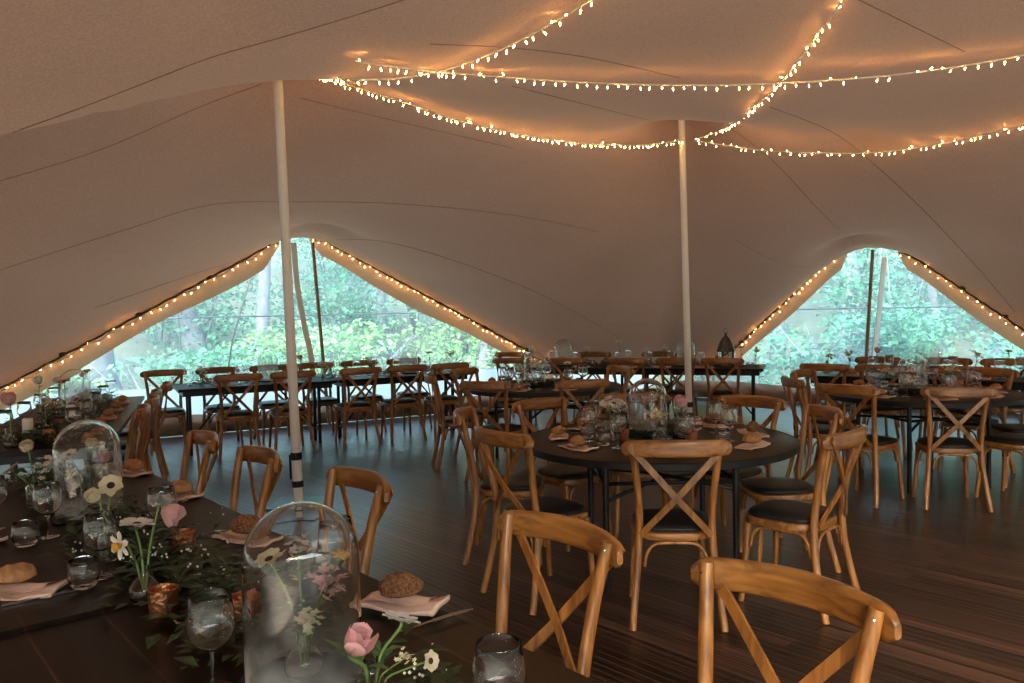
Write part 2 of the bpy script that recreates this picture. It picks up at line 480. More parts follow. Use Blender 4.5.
# ------------------------------------------------------------------ mesh builder
class MB:
    def __init__(self):
        self.v, self.f = [], []

    def add(self, vs, fs, mat=None):
        b = len(self.v)
        if mat is not None:
            vs = [mat @ Vector(p) for p in vs]
        self.v += [tuple(p) for p in vs]
        self.f += [tuple(b + i for i in q) for q in fs]
        return self

    def box(self, lo, hi, mat=None, ch=0.0):
        x0, y0, z0 = lo
        x1, y1, z1 = hi
        if ch <= 0:
            vs = [(x0, y0, z0), (x1, y0, z0), (x1, y1, z0), (x0, y1, z0), (x0, y0, z1), (x1, y0, z1), (x1, y1, z1), (x0, y1, z1)]
            fs = [(3, 2, 1, 0), (4, 5, 6, 7), (0, 1, 5, 4), (1, 2, 6, 5), (2, 3, 7, 6), (3, 0, 4, 7)]
            return self.add(vs, fs, mat)
        c = ch
        oct_ = [(x0 + c, y0), (x1 - c, y0), (x1, y0 + c), (x1, y1 - c), (x1 - c, y1), (x0 + c, y1), (x0, y1 - c), (x0, y0 + c)]
        ins = [(x0 + 2 * c, y0 + c), (x1 - 2 * c, y0 + c), (x1 - c, y0 + 2 * c), (x1 - c, y1 - 2 * c), (x1 - 2 * c, y1 - c), (x0 + 2 * c, y1 - c), (x0 + c, y1 - 2 * c), (x0 + c, y0 + 2 * c)]
        rings = [(ins, z0), (oct_, z0 + c), (oct_, z1 - c), (ins, z1)]
        vs, fs = [], []
        for pts, z in rings:
            vs += [(p[0], p[1], z) for p in pts]
        for k in range(3):
            for i in range(8):
                j = (i + 1) % 8
                fs.append((k * 8 + i, k * 8 + j, k * 8 + 8 + j, k * 8 + 8 + i))
        fs.append(tuple(range(7, -1, -1)))
        fs.append(tuple(range(24, 32)))
        return self.add(vs, fs, mat)

    def tube(self, pts, rs, n=10, mat=None, cap=True, closed=False):
        pts = [Vector(p) for p in pts]
        if not hasattr(rs, '__len__'):
            rs = [rs] * len(pts)
        m = len(pts)
        vs, fs = [], []
        prev = None
        for i, p in enumerate(pts):
            if closed:
                t = pts[(i + 1) % m] - pts[i - 1]
            else:
                t = pts[min(i + 1, m - 1)] - pts[max(i - 1, 0)]
            t.normalize()
            if prev is None:
                a = Vector((0, 0, 1)) if abs(t.z) < 0.9 else Vector((1, 0, 0))
                nn = (a - t * a.dot(t)).normalized()
            else:
                nn = (prev - t * prev.dot(t)).normalized()
            prev = nn
            bb = t.cross(nn)
            for k in range(n):
                a = 2 * PI * k / n
                vs.append(p + (nn * math.cos(a) + bb * math.sin(a)) * rs[i])
        for i in range(m if closed else m - 1):
            j = (i + 1) % m
            for k in range(n):
                l = (k + 1) % n
                fs.append((i * n + k, i * n + l, j * n + l, j * n + k))
        if cap and not closed:
            fs.append(tuple(range(n - 1, -1, -1)))
            fs.append(tuple((m - 1) * n + k for k in range(n)))
        return self.add(vs, fs, mat)

    def lathe(self, prof, n=24, mat=None, cap0=False, cap1=False):
        vs, fs = [], []
        for r, z in prof:
            for k in range(n):
                a = 2 * PI * k / n
                vs.append((r * math.cos(a), r * math.sin(a), z))
        for i in range(len(prof) - 1):
            for k in range(n):
                l = (k + 1) % n
                fs.append((i * n + k, i * n + l, (i + 1) * n + l, (i + 1) * n + k))
        if cap0:
            fs.append(tuple(range(n - 1, -1, -1)))
        if cap1:
            b = (len(prof) - 1) * n
            fs.append(tuple(b + k for k in range(n)))
        return self.add(vs, fs, mat)

    def bar(self, pts, w, t, mat=None, up=None):
        """flat strip of width w and thickness t along pts; up = direction of the thickness"""
        pts = [Vector(p) for p in pts]
        vs, fs = [], []
        m = len(pts)
        for i, p in enumerate(pts):
            tg = (pts[min(i + 1, m - 1)] - pts[max(i - 1, 0)]).normalized()
            n = Vector(up) if up else Vector((0, 1, 0))
            n = (n - tg * n.dot(tg)).normalized()
            s = tg.cross(n)
            ww = w[i] if hasattr(w, '__len__') else w
            for a, b in ((-1, -1), (1, -1), (1, 1), (-1, 1)):
                vs.append(p + s * (a * ww / 2) + n * (b * t / 2))
        for i in range(m - 1):
            for k in range(4):
                l = (k + 1) % 4
                fs.append((i * 4 + k, i * 4 + l, i * 4 + 4 + l, i * 4 + 4 + k))
        fs.append((3, 2, 1, 0))
        b = (m - 1) * 4
        fs.append((b, b + 1, b + 2, b + 3))
        return self.add(vs, fs, mat)

    def grid(self, fn, nu, nv, mat=None):
        vs = [fn(i / nu, j / nv) for j in range(nv + 1) for i in range(nu + 1)]
        fs = []
        for j in range(nv):
            for i in range(nu):
                a = j * (nu + 1) + i
                fs.append((a, a + 1, a + nu + 2, a + nu + 1))
        return self.add(vs, fs, mat)

    def leafcard(self, p, d, up, L, W):
        """one bent pointed leaf"""
        d = Vector(d).normalized()
        s = d.cross(Vector(up))
        if s.length < 1e-4:
            s = d.cross(Vector((1, 0.3, 0)))
        s.normalize()
        n = s.cross(d)
        p = Vector(p)
        vs = [p, p + d * L * 0.45 + s * W / 2 + n * 0.06 * L, p + d * L * 0.55, p + d * L * 0.45 - s * W / 2 + n * 0.06 * L, p + d * L - n * 0.12 * L]
        return self.add(vs, [(0, 1, 2), (0, 2, 3), (1, 4, 2), (2, 4, 3)])

    def mesh(self, name, mat, smooth=True):
        me = bpy.data.meshes.new(name)
        me.from_pydata(self.v, [], self.f)
        if smooth:
            me.polygons.foreach_set('use_smooth', [True] * len(me.polygons))
        me.materials.append(M[mat])
        me.update()
        return me

    def build(self, name, mat, parent=None, smooth=True, angle=None, loc=None):
        me = self.mesh(name, mat, smooth)
        if smooth and angle:
            me.set_sharp_from_angle(angle=rad(angle))
        o = bpy.data.objects.new(name, me)
        COL.objects.link(o)
        if parent is not None:
            o.parent = parent
        if loc is not None:
            o.location = loc
        return o

def tag(o, label=None, cat=None, group=None, kind=None):
    for k, v in (('label', label), ('category', cat), ('group', group), ('kind', kind)):
        if v:
            o[k] = v
    return o

def thing(name, label, cat, loc=(0, 0, 0), rz=0.0, group=None):
    o = bpy.data.objects.new(name, None)
    o.empty_display_size = 0.1
    COL.objects.link(o)
    o.location = loc
    o.rotation_euler = (0, 0, rz)
    return tag(o, label, cat, group)

KIDS = {}
def kids(o):
    return list(o.children)

def copy_tree(o, parent=None):
    c = o.copy()
    COL.objects.link(c)
    if parent is not None:
        c.parent = parent
    for ch in kids(o):
        copy_tree(ch, c)
    return c

PROTO = {}
def put(kind, maker, label, loc, rz=0.0, group=None, scale=None):
    """first time the thing itself is built and moved, afterwards it is copied with its parts"""
    if kind not in PROTO:
        PROTO[kind] = o = maker()
    else:
        o = copy_tree(PROTO[kind])
    o.location = loc
    o.rotation_euler = (0, 0, rz)
    o['label'] = label
    if group:
        o['group'] = group
    if scale:
        o.scale = (scale, scale, scale) if not hasattr(scale, '__len__') else scale
    return o

def catmull(pts, sub=6):
    pts = [Vector(p) for p in pts]
    out = []
    for i in range(len(pts) - 1):
        p0, p1, p2, p3 = pts[max(i - 1, 0)], pts[i], pts[i + 1], pts[min(i + 2, len(pts) - 1)]
        for k in range(sub):
            t = k / sub
            out.append(0.5 * ((2 * p1) + (p2 - p0) * t + (2 * p0 - 5 * p1 + 4 * p2 - p3) * t * t + (3 * p1 - p0 - 3 * p2 + p3) * t ** 3))
    out.append(pts[-1])
    return out


# ------------------------------------------------------------------ camera, sky, colour management
cam = bpy.data.cameras.new('camera')
co = bpy.data.objects.new('camera', cam)
COL.objects.link(co)
cam.sensor_fit = 'HORIZONTAL'
cam.sensor_width = 36
cam.lens = FPX / 1024 * 36
cam.clip_end = 300
c_, s_ = math.cos(ROLL), math.sin(ROLL)
cp_, sp_ = math.cos(PITCH), math.sin(PITCH)
Rv, Uv, Fv = Vector((1, 0, 0)), Vector((0, sp_, cp_)), Vector((0, cp_, -sp_))
X_, Y_ = Rv * c_ - Uv * s_, Rv * s_ + Uv * c_
co.matrix_world = Matrix(((X_.x, Y_.x, -Fv.x, 0), (X_.y, Y_.y, -Fv.y, 0), (X_.z, Y_.z, -Fv.z, EYE), (0, 0, 0, 1)))
sc.camera = co
sc.view_settings.view_transform = 'Standard'
sc.view_settings.look = 'None'
sc.view_settings.gamma = 1.0
sc.view_settings.exposure = EXPOSURE
sc.cycles.use_denoising = True
sc.cycles.max_bounces = 28
sc.cycles.transmission_bounces = 28
sc.cycles.glossy_bounces = 6
sc.cycles.transparent_max_bounces = 40
sc.cycles.diffuse_bounces = 5
sc.cycles.sample_clamp_indirect = 6.0

w = bpy.data.worlds.new('sky')
sc.world = w
w.use_nodes = True
nt = w.node_tree
nt.nodes.clear()
wo = nt.nodes.new('ShaderNodeOutputWorld')
bg = nt.nodes.new('ShaderNodeBackground')
sky = nt.nodes.new('ShaderNodeTexSky')
sky.sky_type = 'NISHITA'
sky.sun_disc = False
sky.sun_elevation = rad(38)
sky.sun_rotation = rad(200)
sky.air_density = 1.6
sky.dust_density = 5.0
sky.ozone_density = 1.0
bg.inputs[1].default_value = SKY
nt.links.new(sky.outputs[0], bg.inputs[0])
nt.links.new(bg.outputs[0], wo.inputs[0])
sl = bpy.data.lights.new('sun', 'SUN')
sl.energy = SUN
sl.angle = rad(4)
sl.color = (1.0, 0.93, 0.82)
so = bpy.data.objects.new('sun', sl)
COL.objects.link(so)
so.rotation_euler = (rad(42), rad(-18), rad(0))

# ------------------------------------------------------------------ plan of the tent
N5 = Vector((-0.468, 0.884))            # normal of the back wall facing the hillside
E5 = Vector((0.884, 0.468))
LW = 11.05
def left_y(x): return (LW + 0.468 * x) / 0.884
def right_y(x): return 15.72 - 0.74 * x
CORNER = (2.54, left_y(2.54))
LEFTH = [(-9.5, 0.25), (-7.2, 0.25), (-5.98, 0.75), (-3.43, 2.34), (-3.10, 2.58), (-2.85, 2.66), (-2.60, 2.56), (0.365, 0.81), (1.1, 0.45), (2.54, 0.40)]
RIGHTH = [(2.54, 0.40), (3.1, 0.45), (3.63, 0.82), (4.92, 2.28), (5.3, 2.50), (5.78, 2.16), (6.83, 1.13), (7.8, 0.35), (11.5, 0.25)]
def interp(tab, x):
    if x <= tab[0][0]:
        return tab[0][1]
    for (a, b), (c, d) in zip(tab, tab[1:]):
        if x <= c:
            return b + (d - b) * (x - a) / (c - a)
    return tab[-1][1]
def smooth_interp(tab, x, k=0.10):
    return sum(interp(tab, x + q * k) for q in (-1, -0.5, 0, 0.5, 1)) / 5

# back line of the tent, from the far end of one wall over the corner to the other
NL, NR, NV = 84, 72, 86
back = []
for i in range(NL):
    x = -9.5 + (2.54 + 9.5) * i / NL
    back.append((x, left_y(x), smooth_interp(LEFTH, x)))
for i in range(NR + 1):
    x = 2.54 + (11.5 - 2.54) * i / NR
    back.append((x, right_y(x), smooth_interp(RIGHTH, x)))
NU = len(back) - 1
GX = np.zeros((NV + 1, NU + 1)); GY = GX.copy(); GZ = GX.copy()
fixed = np.zeros_like(GX, dtype=bool)
for i, (x, y, z) in enumerate(back):
    fx = -9.5 + 21.0 * i / NU
    for j in range(NV + 1):
        t = (j / NV)
        GX[j, i] = x + (fx - x) * t
        GY[j, i] = y + (FRONT - y) * t
    GZ[0, i] = z
    fixed[0, i] = True
for i in range(NU + 1):
    GZ[NV, i] = 1.4 + 1.75 * min(1, max(0, i / NU * 3.0 - 0.75))
    fixed[NV, i] = True
for j in range(NV + 1):
    t = j / NV
    for i, e in ((0, 0.25), (NU, 0.25)):
        GZ[j, i] = e + ((0.9 if i == 0 else 2.7) - e) * min(1, t * 3.0) if j else GZ[0, i]
        fixed[j, i] = True
A_TOP, B_TOP = (-1.80, 6.42, 3.90), (2.02, 9.32, 4.24)
soft = np.zeros_like(GX); target = np.zeros_like(GX)
def pin(x, y, z, k=0.6, r=0.0):
    d2 = (GX - x) ** 2 + (GY - y) ** 2
    if r:
        m = d2 < r * r
        soft[m] = k; target[m] = z
    j, i = np.unravel_index(np.argmin(d2), d2.shape)
    soft[j, i] = k; target[j, i] = z
for a_, b_ in zip(VALLEY, VALLEY[1:]):
    for k in range(6):
        f = k / 6
        pin(*(a_[m] + (b_[m] - a_[m]) * f for m in range(3)), 0.5, 0.17)
for (x, y, z) in TENT_PINS:
    pin(x, y, z, 0.35, 0.22)
pin(*A_TOP, k=1.0, r=0.2)
pin(*B_TOP, k=1.0, r=0.2)
# initial guess, then relax the cloth like a stretched skin
for j in range(1, NV):
    for i in range(1, NU):
        t = j / NV
        GZ[j, i] = GZ[0, i] * (1 - t) + 3.2 * t if t < 0.3 else 3.1
dx_ = np.hypot(GX[:, 1:] - GX[:, :-1], GY[:, 1:] - GY[:, :-1])
dy_ = np.hypot(GX[1:, :] - GX[:-1, :], GY[1:, :] - GY[:-1, :])
wl = 1 / dx_[1:-1, :-1] ** 2; wr = 1 / dx_[1:-1, 1:] ** 2
wu = 1 / dy_[:-1, 1:-1] ** 2; wd = 1 / dy_[1:, 1:-1] ** 2
ws = wl + wr + wu + wd
for it in range(4200):
    a = (GZ[1:-1, :-2] * wl + GZ[1:-1, 2:] * wr + GZ[:-2, 1:-1] * wu + GZ[2:, 1:-1] * wd) / ws
    s = soft[1:-1, 1:-1]
    GZ[1:-1, 1:-1] = a * (1 - s) + target[1:-1, 1:-1] * s
tv = [(float(GX[j, i]), float(GY[j, i]), float(GZ[j, i])) for j in range(NV + 1) for i in range(NU + 1)]
tf = []
for j in range(NV):
    for i in range(NU):
        a = j * (NU + 1) + i
        tf.append((a, a + NU + 1, a + NU + 2, a + 1))
tm = MB(); tm.v, tm.f = tv, tf
ceiling = tm.build('ceiling', 'roof')
tag(ceiling, 'taupe stretch tent cloth spanning the whole room in two peaks', kind='structure')
BVH = BVHTree.FromPolygons(tv, tf)
def roof_z(x, y):
    h = BVH.ray_cast(Vector((x, y, -2)), Vector((0, 0, 1)))
    return h[0].z if h[0] is not None else 3.0
# stitched seams between the cloth panels, lying on the underside of the cloth
def seam_line(px):
    pts, runs = [], []
    dense = catmull([(x, y, 0) for x, y in px], 8)
    for p in dense:
        d = ray(p.x, p.y).normalized()
        h = BVH.ray_cast(Vector((0, 0, EYE)), d)
        if h[0] is None:
            continue
        if pts and (h[0] - pts[-1]).length > 0.9:
            runs.append(pts)
            pts = []
        pts.append(h[0] - d * 0.006)
    pts = max(runs + [pts], key=len)
    if len(pts) > 3:
        MB().tube(pts, 0.0026, 5).build('seam', 'seam', ceiling)
for px in SEAMS:
    seam_line(px)
DR = Vector((0.804, -0.595)); NRV = Vector((0.595, 0.804))

# ------------------------------------------------------------------ deck and ground
deck = [(-9.4, left_y(-9.4) + .05), (CORNER[0], CORNER[1] + .05), (11.3, right_y(11.3) + .05), (11.3, FRONT), (-9.4, FRONT)]
db = MB()
db.add([(x, y, 0) for x, y in deck] + [(x, y, -0.16) for x, y in deck],
       [(4, 3, 2, 1, 0), (5, 6, 7, 8, 9)] + [(i, (i + 1) % 5, 5 + (i + 1) % 5, 5 + i) for i in range(5)])
M['deck'] = deck_mat(math.atan2(0.747, -0.665))
tag(db.build('floor', 'deck', smooth=False), 'dark brown grooved deck boards running diagonally', kind='structure')
def gz(x, y):
    r = math.hypot(x, y - 2)
    return -0.35 + max(0, r - 17) ** 1.25 * 0.16 + 0.15 * math.sin(x * 0.7) * math.cos(y * 0.6)
gb = MB()
gb.grid(lambda u, v: ((lambda a, r: (r * math.cos(a), 2 + r * math.sin(a), gz(r * math.cos(a), 2 + r * math.sin(a)) if r > 8 else -0.35))(2 * PI * u, 0.5 + 60 * v ** 1.4)), 72, 30)
tag(gb.build('forest_ground', 'ground'), 'leaf littered woodland soil rising beyond the tent', kind='structure')

# ------------------------------------------------------------------ clear windows under the raised edges, hems, skirts
def wall_pt(side, x, off=0.0):
    if side == 'L':
        return Vector((x + N5.x * off, left_y(x) + N5.y * off))
    return Vector((x + NRV.x * off, right_y(x) + NRV.y * off))
def edge_h(side, x):
    return smooth_interp(LEFTH if side == 'L' else RIGHTH, x)
HEMW = 0.27
for n, (side, x0, x1) in enumerate((('L', -7.6, 2.5), ('R', 2.58, 8.6)), 1):
    pb = MB()
    def fn(u, v, side=side, x0=x0, x1=x1):
        x = x0 + (x1 - x0) * u
        rip = 0.012 * math.sin(x * 9) * math.sin(v * 5) + 0.01 * math.sin(x * 23 + v * 7)
        p = wall_pt(side, x, 0.05 + rip)
        return (p.x, p.y, 0.0 + v * max(0.15, edge_h(side, x) - 0.02))
    pb.grid(fn, 120, 16)
    win = pb.build(f'window_{n}', 'pvcband' if side == 'L' else 'pvc')
    tag(win, ('clear plastic window sheet facing the hillside trees' if side == 'L' else 'clear plastic window sheet beside the corner facing tall trunks'), kind='structure')
    # welded seams across the sheet
    for zz in ((1.52,) if side == 'L' else (1.45,)):
        run = [x0 + (x1 - x0) * k / 100 for k in range(101)]
        run = [x for x in run if edge_h(side, x) > zz + 0.22]
        sb = MB()
        sb.bar([(wall_pt(side, x, 0.03).x, wall_pt(side, x, 0.03).y, zz) for x in run], 0.02, 0.004, up=(N5.x, N5.y, 0) if side == 'L' else (NRV.x, NRV.y, 0))
        sb.build('welded_seam', 'welt', win)
# turned down hems along the four sloping edges, each with its dark lacing cord
HEMS = [('L', -7.4, -3.12), ('L', -2.76, 0.9), ('R', 3.2, 5.04), ('R', 5.60, 7.9)]
hem_lines = []
for n, (side, x0, x1) in enumerate(HEMS, 1):
    hb = MB()
    def hf(u, v, side=side, x0=x0, x1=x1):
        x = x0 + (x1 - x0) * u
        wv = 0.018 * math.sin(x * 8 + v * 2) * v
        p = wall_pt(side, x, -0.02 - wv)
        fade = min(1, u / 0.04, (1 - u) / 0.04)
        wd_ = HEMW * (0.35 + 0.65 * fade) * (1 + 0.12 * math.sin(x * 3.1))
        return (p.x, p.y, edge_h(side, x) + 0.01 - v * wd_)
    hb.grid(hf, 90, 5)
    hem = hb.build(f'trim_{n}', 'hem')
    tag(hem, 'tan hem of the tent edge', kind='structure')
    line = []
    for k in range(81):
        x = x0 + (x1 - x0) * k / 80
        p = wall_pt(side, x, -0.05)
        line.append(Vector((p.x, p.y, edge_h(side, x) - 0.005 + 0.006 * math.sin(k * 1.7))))
    hem_lines.append((side, x0, x1, line))
    MB().tube(line, 0.013, 6).build('lacing_cord', 'dcable', hem)
    for k in range(9, 80, 14):
        q = line[k]
        MB().box((-0.035, -0.02, -0.03), (0.035, 0.02, 0.02), Matrix.Translation(q + Vector((0, 0, 0.025))) @ Matrix.Rotation(math.atan2(E5.y, E5.x) if side == 'L' else math.atan2(DR.y, DR.x), 4, 'Z'), ch=0.006).build('buckle', 'dcable', hem)
# rolled canvas skirt at the foot of both walls
for n, (side, x0, x1) in enumerate((('L', -7.5, 2.3), ('R', 2.8, 8.6))):
    kb = MB()
    def kf(u, v, side=side, x0=x0, x1=x1):
        x = x0 + (x1 - x0) * u
        a = PI * 0.95 * v
        bulge = 0.10 + 0.02 * math.sin(x * 6) + 0.02 * math.sin(x * 17 + v * 5)
        p = wall_pt(side, x, 0.02 - bulge * math.sin(a))
        return (p.x, p.y, 0.005 + (0.26 + 0.03 * math.sin(x * 2.3)) * v)
    kb.grid(kf, 90, 8)
    tag(kb.build(f'baseboard_{"hillside" if side == "L" else "woodside"}', 'skirt'), 'rolled brown canvas skirt along the deck edge', kind='structure')

# ------------------------------------------------------------------ tent poles
def tent_pole(label, base, top, r, mat, collar, plate):
    t = thing('tent_pole', label, 'tent pole', base)
    b, tp = Vector((0, 0, 0.012)), Vector(top) - Vector(base)
    MB().tube([b, b.lerp(tp, 0.5), tp], [r, r, r * 0.96], 20).build('shaft', mat, t, angle=50)
    if collar:
        for f0, f1, rr in ((0.36, 0.42, 1.22), (0.14, 0.19, 1.22)):
            a_, c__ = tp * (f0 / tp.z), tp * (f1 / tp.z)
            MB().tube([a_, c__], r * rr, 20).build('collar', 'black', t, angle=50)
        MB().tube([tp * (0.20 / tp.z) + Vector((-r * 1.4, 0, 0)), tp * (0.40 / tp.z) + Vector((-r * 1.4, 0, 0))], 0.008, 8).build('locking_rod', 'black', t)
        MB().lathe([(0.0, 0.0), (r * 1.9, -0.01), (r * 2.1, -0.05), (r, -0.09)], 20).build('pole_cap', 'seam', t, loc=tp)
    if plate:
        MB().box((-plate, -plate, 0), (plate, plate, 0.012), ch=0.004).build('base_plate', 'plate', t, smooth=False)
    return t
tent_pole('cream tent pole with black collars on a sky-tinted base plate behind the foremost long table', (-1.75, 6.41, 0), (-1.82, 6.41, roof_z(-1.82, 6.41) - 0.06), 0.038, 'pole', True, 0.21)
tent_pole('cream tent pole rising behind the middle round table to the second peak', (2.05, 9.28, 0), (2.0, 9.30, roof_z(2.0, 9.30) - 0.17), 0.038, 'pole', True, 0.09)
tent_pole('thin dark pole propping the tent edge above the hillside window', tuple(wall_pt('L', -2.62, -0.16)) + (0,), tuple(wall_pt('L', -2.74, -0.10)) + (2.52,), 0.024, 'seam', False, False)
tent_pole('thin dark pole propping the tent edge above the window with tall trunks', tuple(wall_pt('R', 5.24, -0.16)) + (0,), tuple(wall_pt('R', 5.34, -0.10)) + (2.30,), 0.026, 'seam', False, False)
def strap(label, pts, wd):
    b = MB()
    b.bar(catmull(pts, 5), wd, 0.012, up=(N5.x, N5.y, 0))
    return tag(b.build('webbing_strap', 'pole', smooth=False), label, 'strap')
pL = lambda x, z, o=-0.12: (wall_pt('L', x, o).x, wall_pt('L', x, o).y, z)
pR = lambda x, z, o=-0.12: (wall_pt('R', x, o).x, wall_pt('R', x, o).y, z)
strap('white webbing strap hanging from the tent edge beside the cream pole', [pL(-2.97, 2.50), pL(-2.94, 1.9), pL(-2.86, 1.3), pL(-2.80, 0.9), pL(-2.78, 0.05)], 0.075)
strap('broad white strap hanging beside the thin dark window pole', [pR(5.47, 2.18), pR(5.42, 1.5), pR(5.36, 0.8), pR(5.33, 0.05)], 0.10)

gr = MB(); gr.tube([pL(-3.35, 2.36, 0.14), pL(-3.62, 1.2, 0.5), pL(-3.78, -0.2, 0.9)], 0.012, 6)
tag(gr.build('guy_rope', 'dcable'), 'dark guy rope running down outside the hillside window', 'rope')

# ------------------------------------------------------------------ string lights
bm_ = MB(); bm_.lathe([(0.002, 0.0), (0.0034, -0.004), (0.0037, -0.012), (0.002, -0.020), (0.0, -0.022)], 8)
BULB = bm_.mesh('bulb', 'bulb')
sm_ = MB(); sm_.lathe([(0.0, 0.02), (0.004, 0.018), (0.005, -0.002), (0.0, -0.002)], 8)
SOCK = sm_.mesh('bulb_socket', 'cable')
def string_lights(label, pts, nb, cable='cable', swing=1.0, cab_r=0.006):
    pts = [Vector(p) for p in pts]
    path = catmull(pts, 10)
    t = thing('string_lights', label, 'string lights', tuple(path[0]), 0, 'fairy light strands under the tent')
    o0 = path[0]
    MB().tube([p - o0 for p in path], cab_r, 6).build('cable', cable, t)
    L = [0.0]
    for a, b in zip(path, path[1:]):
        L.append(L[-1] + (b - a).length)
    for k in range(nb):
        s = L[-1] * (k + 0.5) / nb
        i = max(j for j in range(len(L) - 1) if L[j] <= s)
        p = path[i].lerp(path[i + 1], (s - L[i]) / max(1e-6, L[i + 1] - L[i]))
        q = bpy.data.objects.new('bulb', BULB)
        COL.objects.link(q); q.parent = t
        a = R.uniform(0, 2 * PI)
        tilt = R.uniform(0.1, 0.9) * swing
        if R.random() < 0.15:
            tilt = R.uniform(1.6, 2.6)
        q.rotation_euler = (tilt * math.cos(a), tilt * math.sin(a), 0)
        off = q.rotation_euler.to_matrix() @ Vector((0, 0, -0.018))
        q.location = p - o0 + off
        s2 = bpy.data.objects.new('bulb_socket', SOCK)
        COL.objects.link(s2); s2.parent = q
    return t
def under(px, py, depth, dz=0.0):
    p = atdepth(px, py, depth)
    while p.z > roof_z(p.x, p.y) - 0.035 and depth > 2.5:
        depth -= 0.04
        p = atdepth(px, py, depth)
    return p
SL = STRANDS
for lab, pts, nb in SL:
    string_lights(lab, [under(*p) for p in pts], nb)
elab = ['fairy lights along the sloping hem from the garland table up to the cream pole', 'fairy lights down the sloping hem from the cream pole towards the middle tables',
        'fairy lights up the hem beside the pewter lantern', 'fairy lights down the hem on the far side of the window with tall trunks']
for (side, x0, x1, line), lab, nb in zip(hem_lines, elab, (48, 52, 34, 30)):
    pts = [q + Vector(((N5.x if side == 'L' else NRV.x) * -0.03, (N5.y if side == 'L' else NRV.y) * -0.03, -0.03 + 0.022 * math.sin(k * 2.1))) for k, q in enumerate(line) if k % 2 == 0]
    string_lights(lab, pts, nb, 'dcable', 1.3, 0.003)

# ------------------------------------------------------------------ woodland outside
def leaves_into(b, c, r, n, size):
    for _ in range(n):
        while True:
            p = Vector((R.uniform(-1, 1), R.uniform(-1, 1), R.uniform(-1, 1)))
            if 0.25 < p.length < 1:
                break
        q = Vector((c[0] + p.x * r[0], c[1] + p.y * r[1], c[2] + p.z * r[2]))
        d = Vector((R.gauss(0, 1), R.gauss(0, 1), R.gauss(-0.2, 0.5)))
        s = size * R.uniform(0.7, 1.4)
        b.leafcard(q, d, (R.gauss(0, .5), R.gauss(0, .5), 1), s, s * 0.62)

def tree(label, x, y, h, r0, lean=(0, 0), crown_z=None, crown=2.2, n=1500, fol='fol', fork=0):
    z0 = gz(x, y) - 0.1
    t = thing('tree', label, 'tree', (x, y, z0), 0)
    pts, rs = [], []
    for k in range(8):
        f = k / 7
        pts.append((lean[0] * f * h + 0.10 * math.sin(f * 5 + x), lean[1] * f * h + 0.08 * math.sin(f * 4 + y), f * h))
        rs.append(r0 * (1.25 - 0.95 * f) if k else r0 * 1.5)
    b = MB(); b.tube(catmull(pts, 3), [rs[min(7, i // 3)] for i in range(22)], 12)
    b.build('trunk', 'bark', t)
    cz = crown_z or h * 0.75
    top = Vector(pts[5])
    for k in range(4 + fork):
        a = R.uniform(0, 2 * PI)
        s0 = Vector(pts[3 + k % 4])
        e = s0 + Vector((math.cos(a) * crown * 0.8, math.sin(a) * crown * 0.8, R.uniform(0.6, 1.6)))
        MB().tube(catmull([s0, s0.lerp(e, 0.5) + Vector((0, 0, 0.2)), e], 4), [r0 * 0.4] * 4 + [r0 * 0.28] * 4 + [r0 * 0.15], 7).build('branch', 'bark', t)
    cb = MB()
    for k in range(7):
        a = R.uniform(0, 2 * PI); rr = R.uniform(0.2, 0.9) * crown
        leaves_into(cb, (top.x + math.cos(a) * rr, top.y + math.sin(a) * rr, cz + R.uniform(-1.0, 1.4)), (crown * 0.6, crown * 0.6, crown * 0.5), n // 7, 0.17)
    cb.build('foliage', fol, t, smooth=False)
    return t

def shrub(label, x, y, rx, h, n, fol):
    z0 = gz(x, y)
    t = thing('shrub', label, 'shrub', (x, y, z0), 0, 'shrubs outside the hillside window' if x < 2.4 else 'shrubs outside the side window')
    b = MB()
    for k in range(5):
        a = R.uniform(0, 2 * PI)
        b2 = MB().tube([(0.1 * math.cos(a), 0.1 * math.sin(a), -0.1), (rx * 0.3 * math.cos(a), rx * 0.3 * math.sin(a), h * 0.45), (rx * 0.6 * math.cos(a), rx * 0.6 * math.sin(a), h * 0.85)], [0.03, 0.02, 0.008], 6)
        b2.build('stem', 'bark', t)
    k = 9
    for _ in range(k):
        a = R.uniform(0, 2 * PI); rr = R.uniform(0, 0.7) * rx
        leaves_into(b, (rr * math.cos(a), rr * math.sin(a), h * R.uniform(0.2, 0.85)), (rx * 0.45, rx * 0.45, h * 0.24), n // k, 0.13)
    b.build('foliage', fol, t, smooth=False)
    return t
for a in TREES:
    tree(*a[0], **a[1])
for a in SHRUBS:
    shrub(*a)

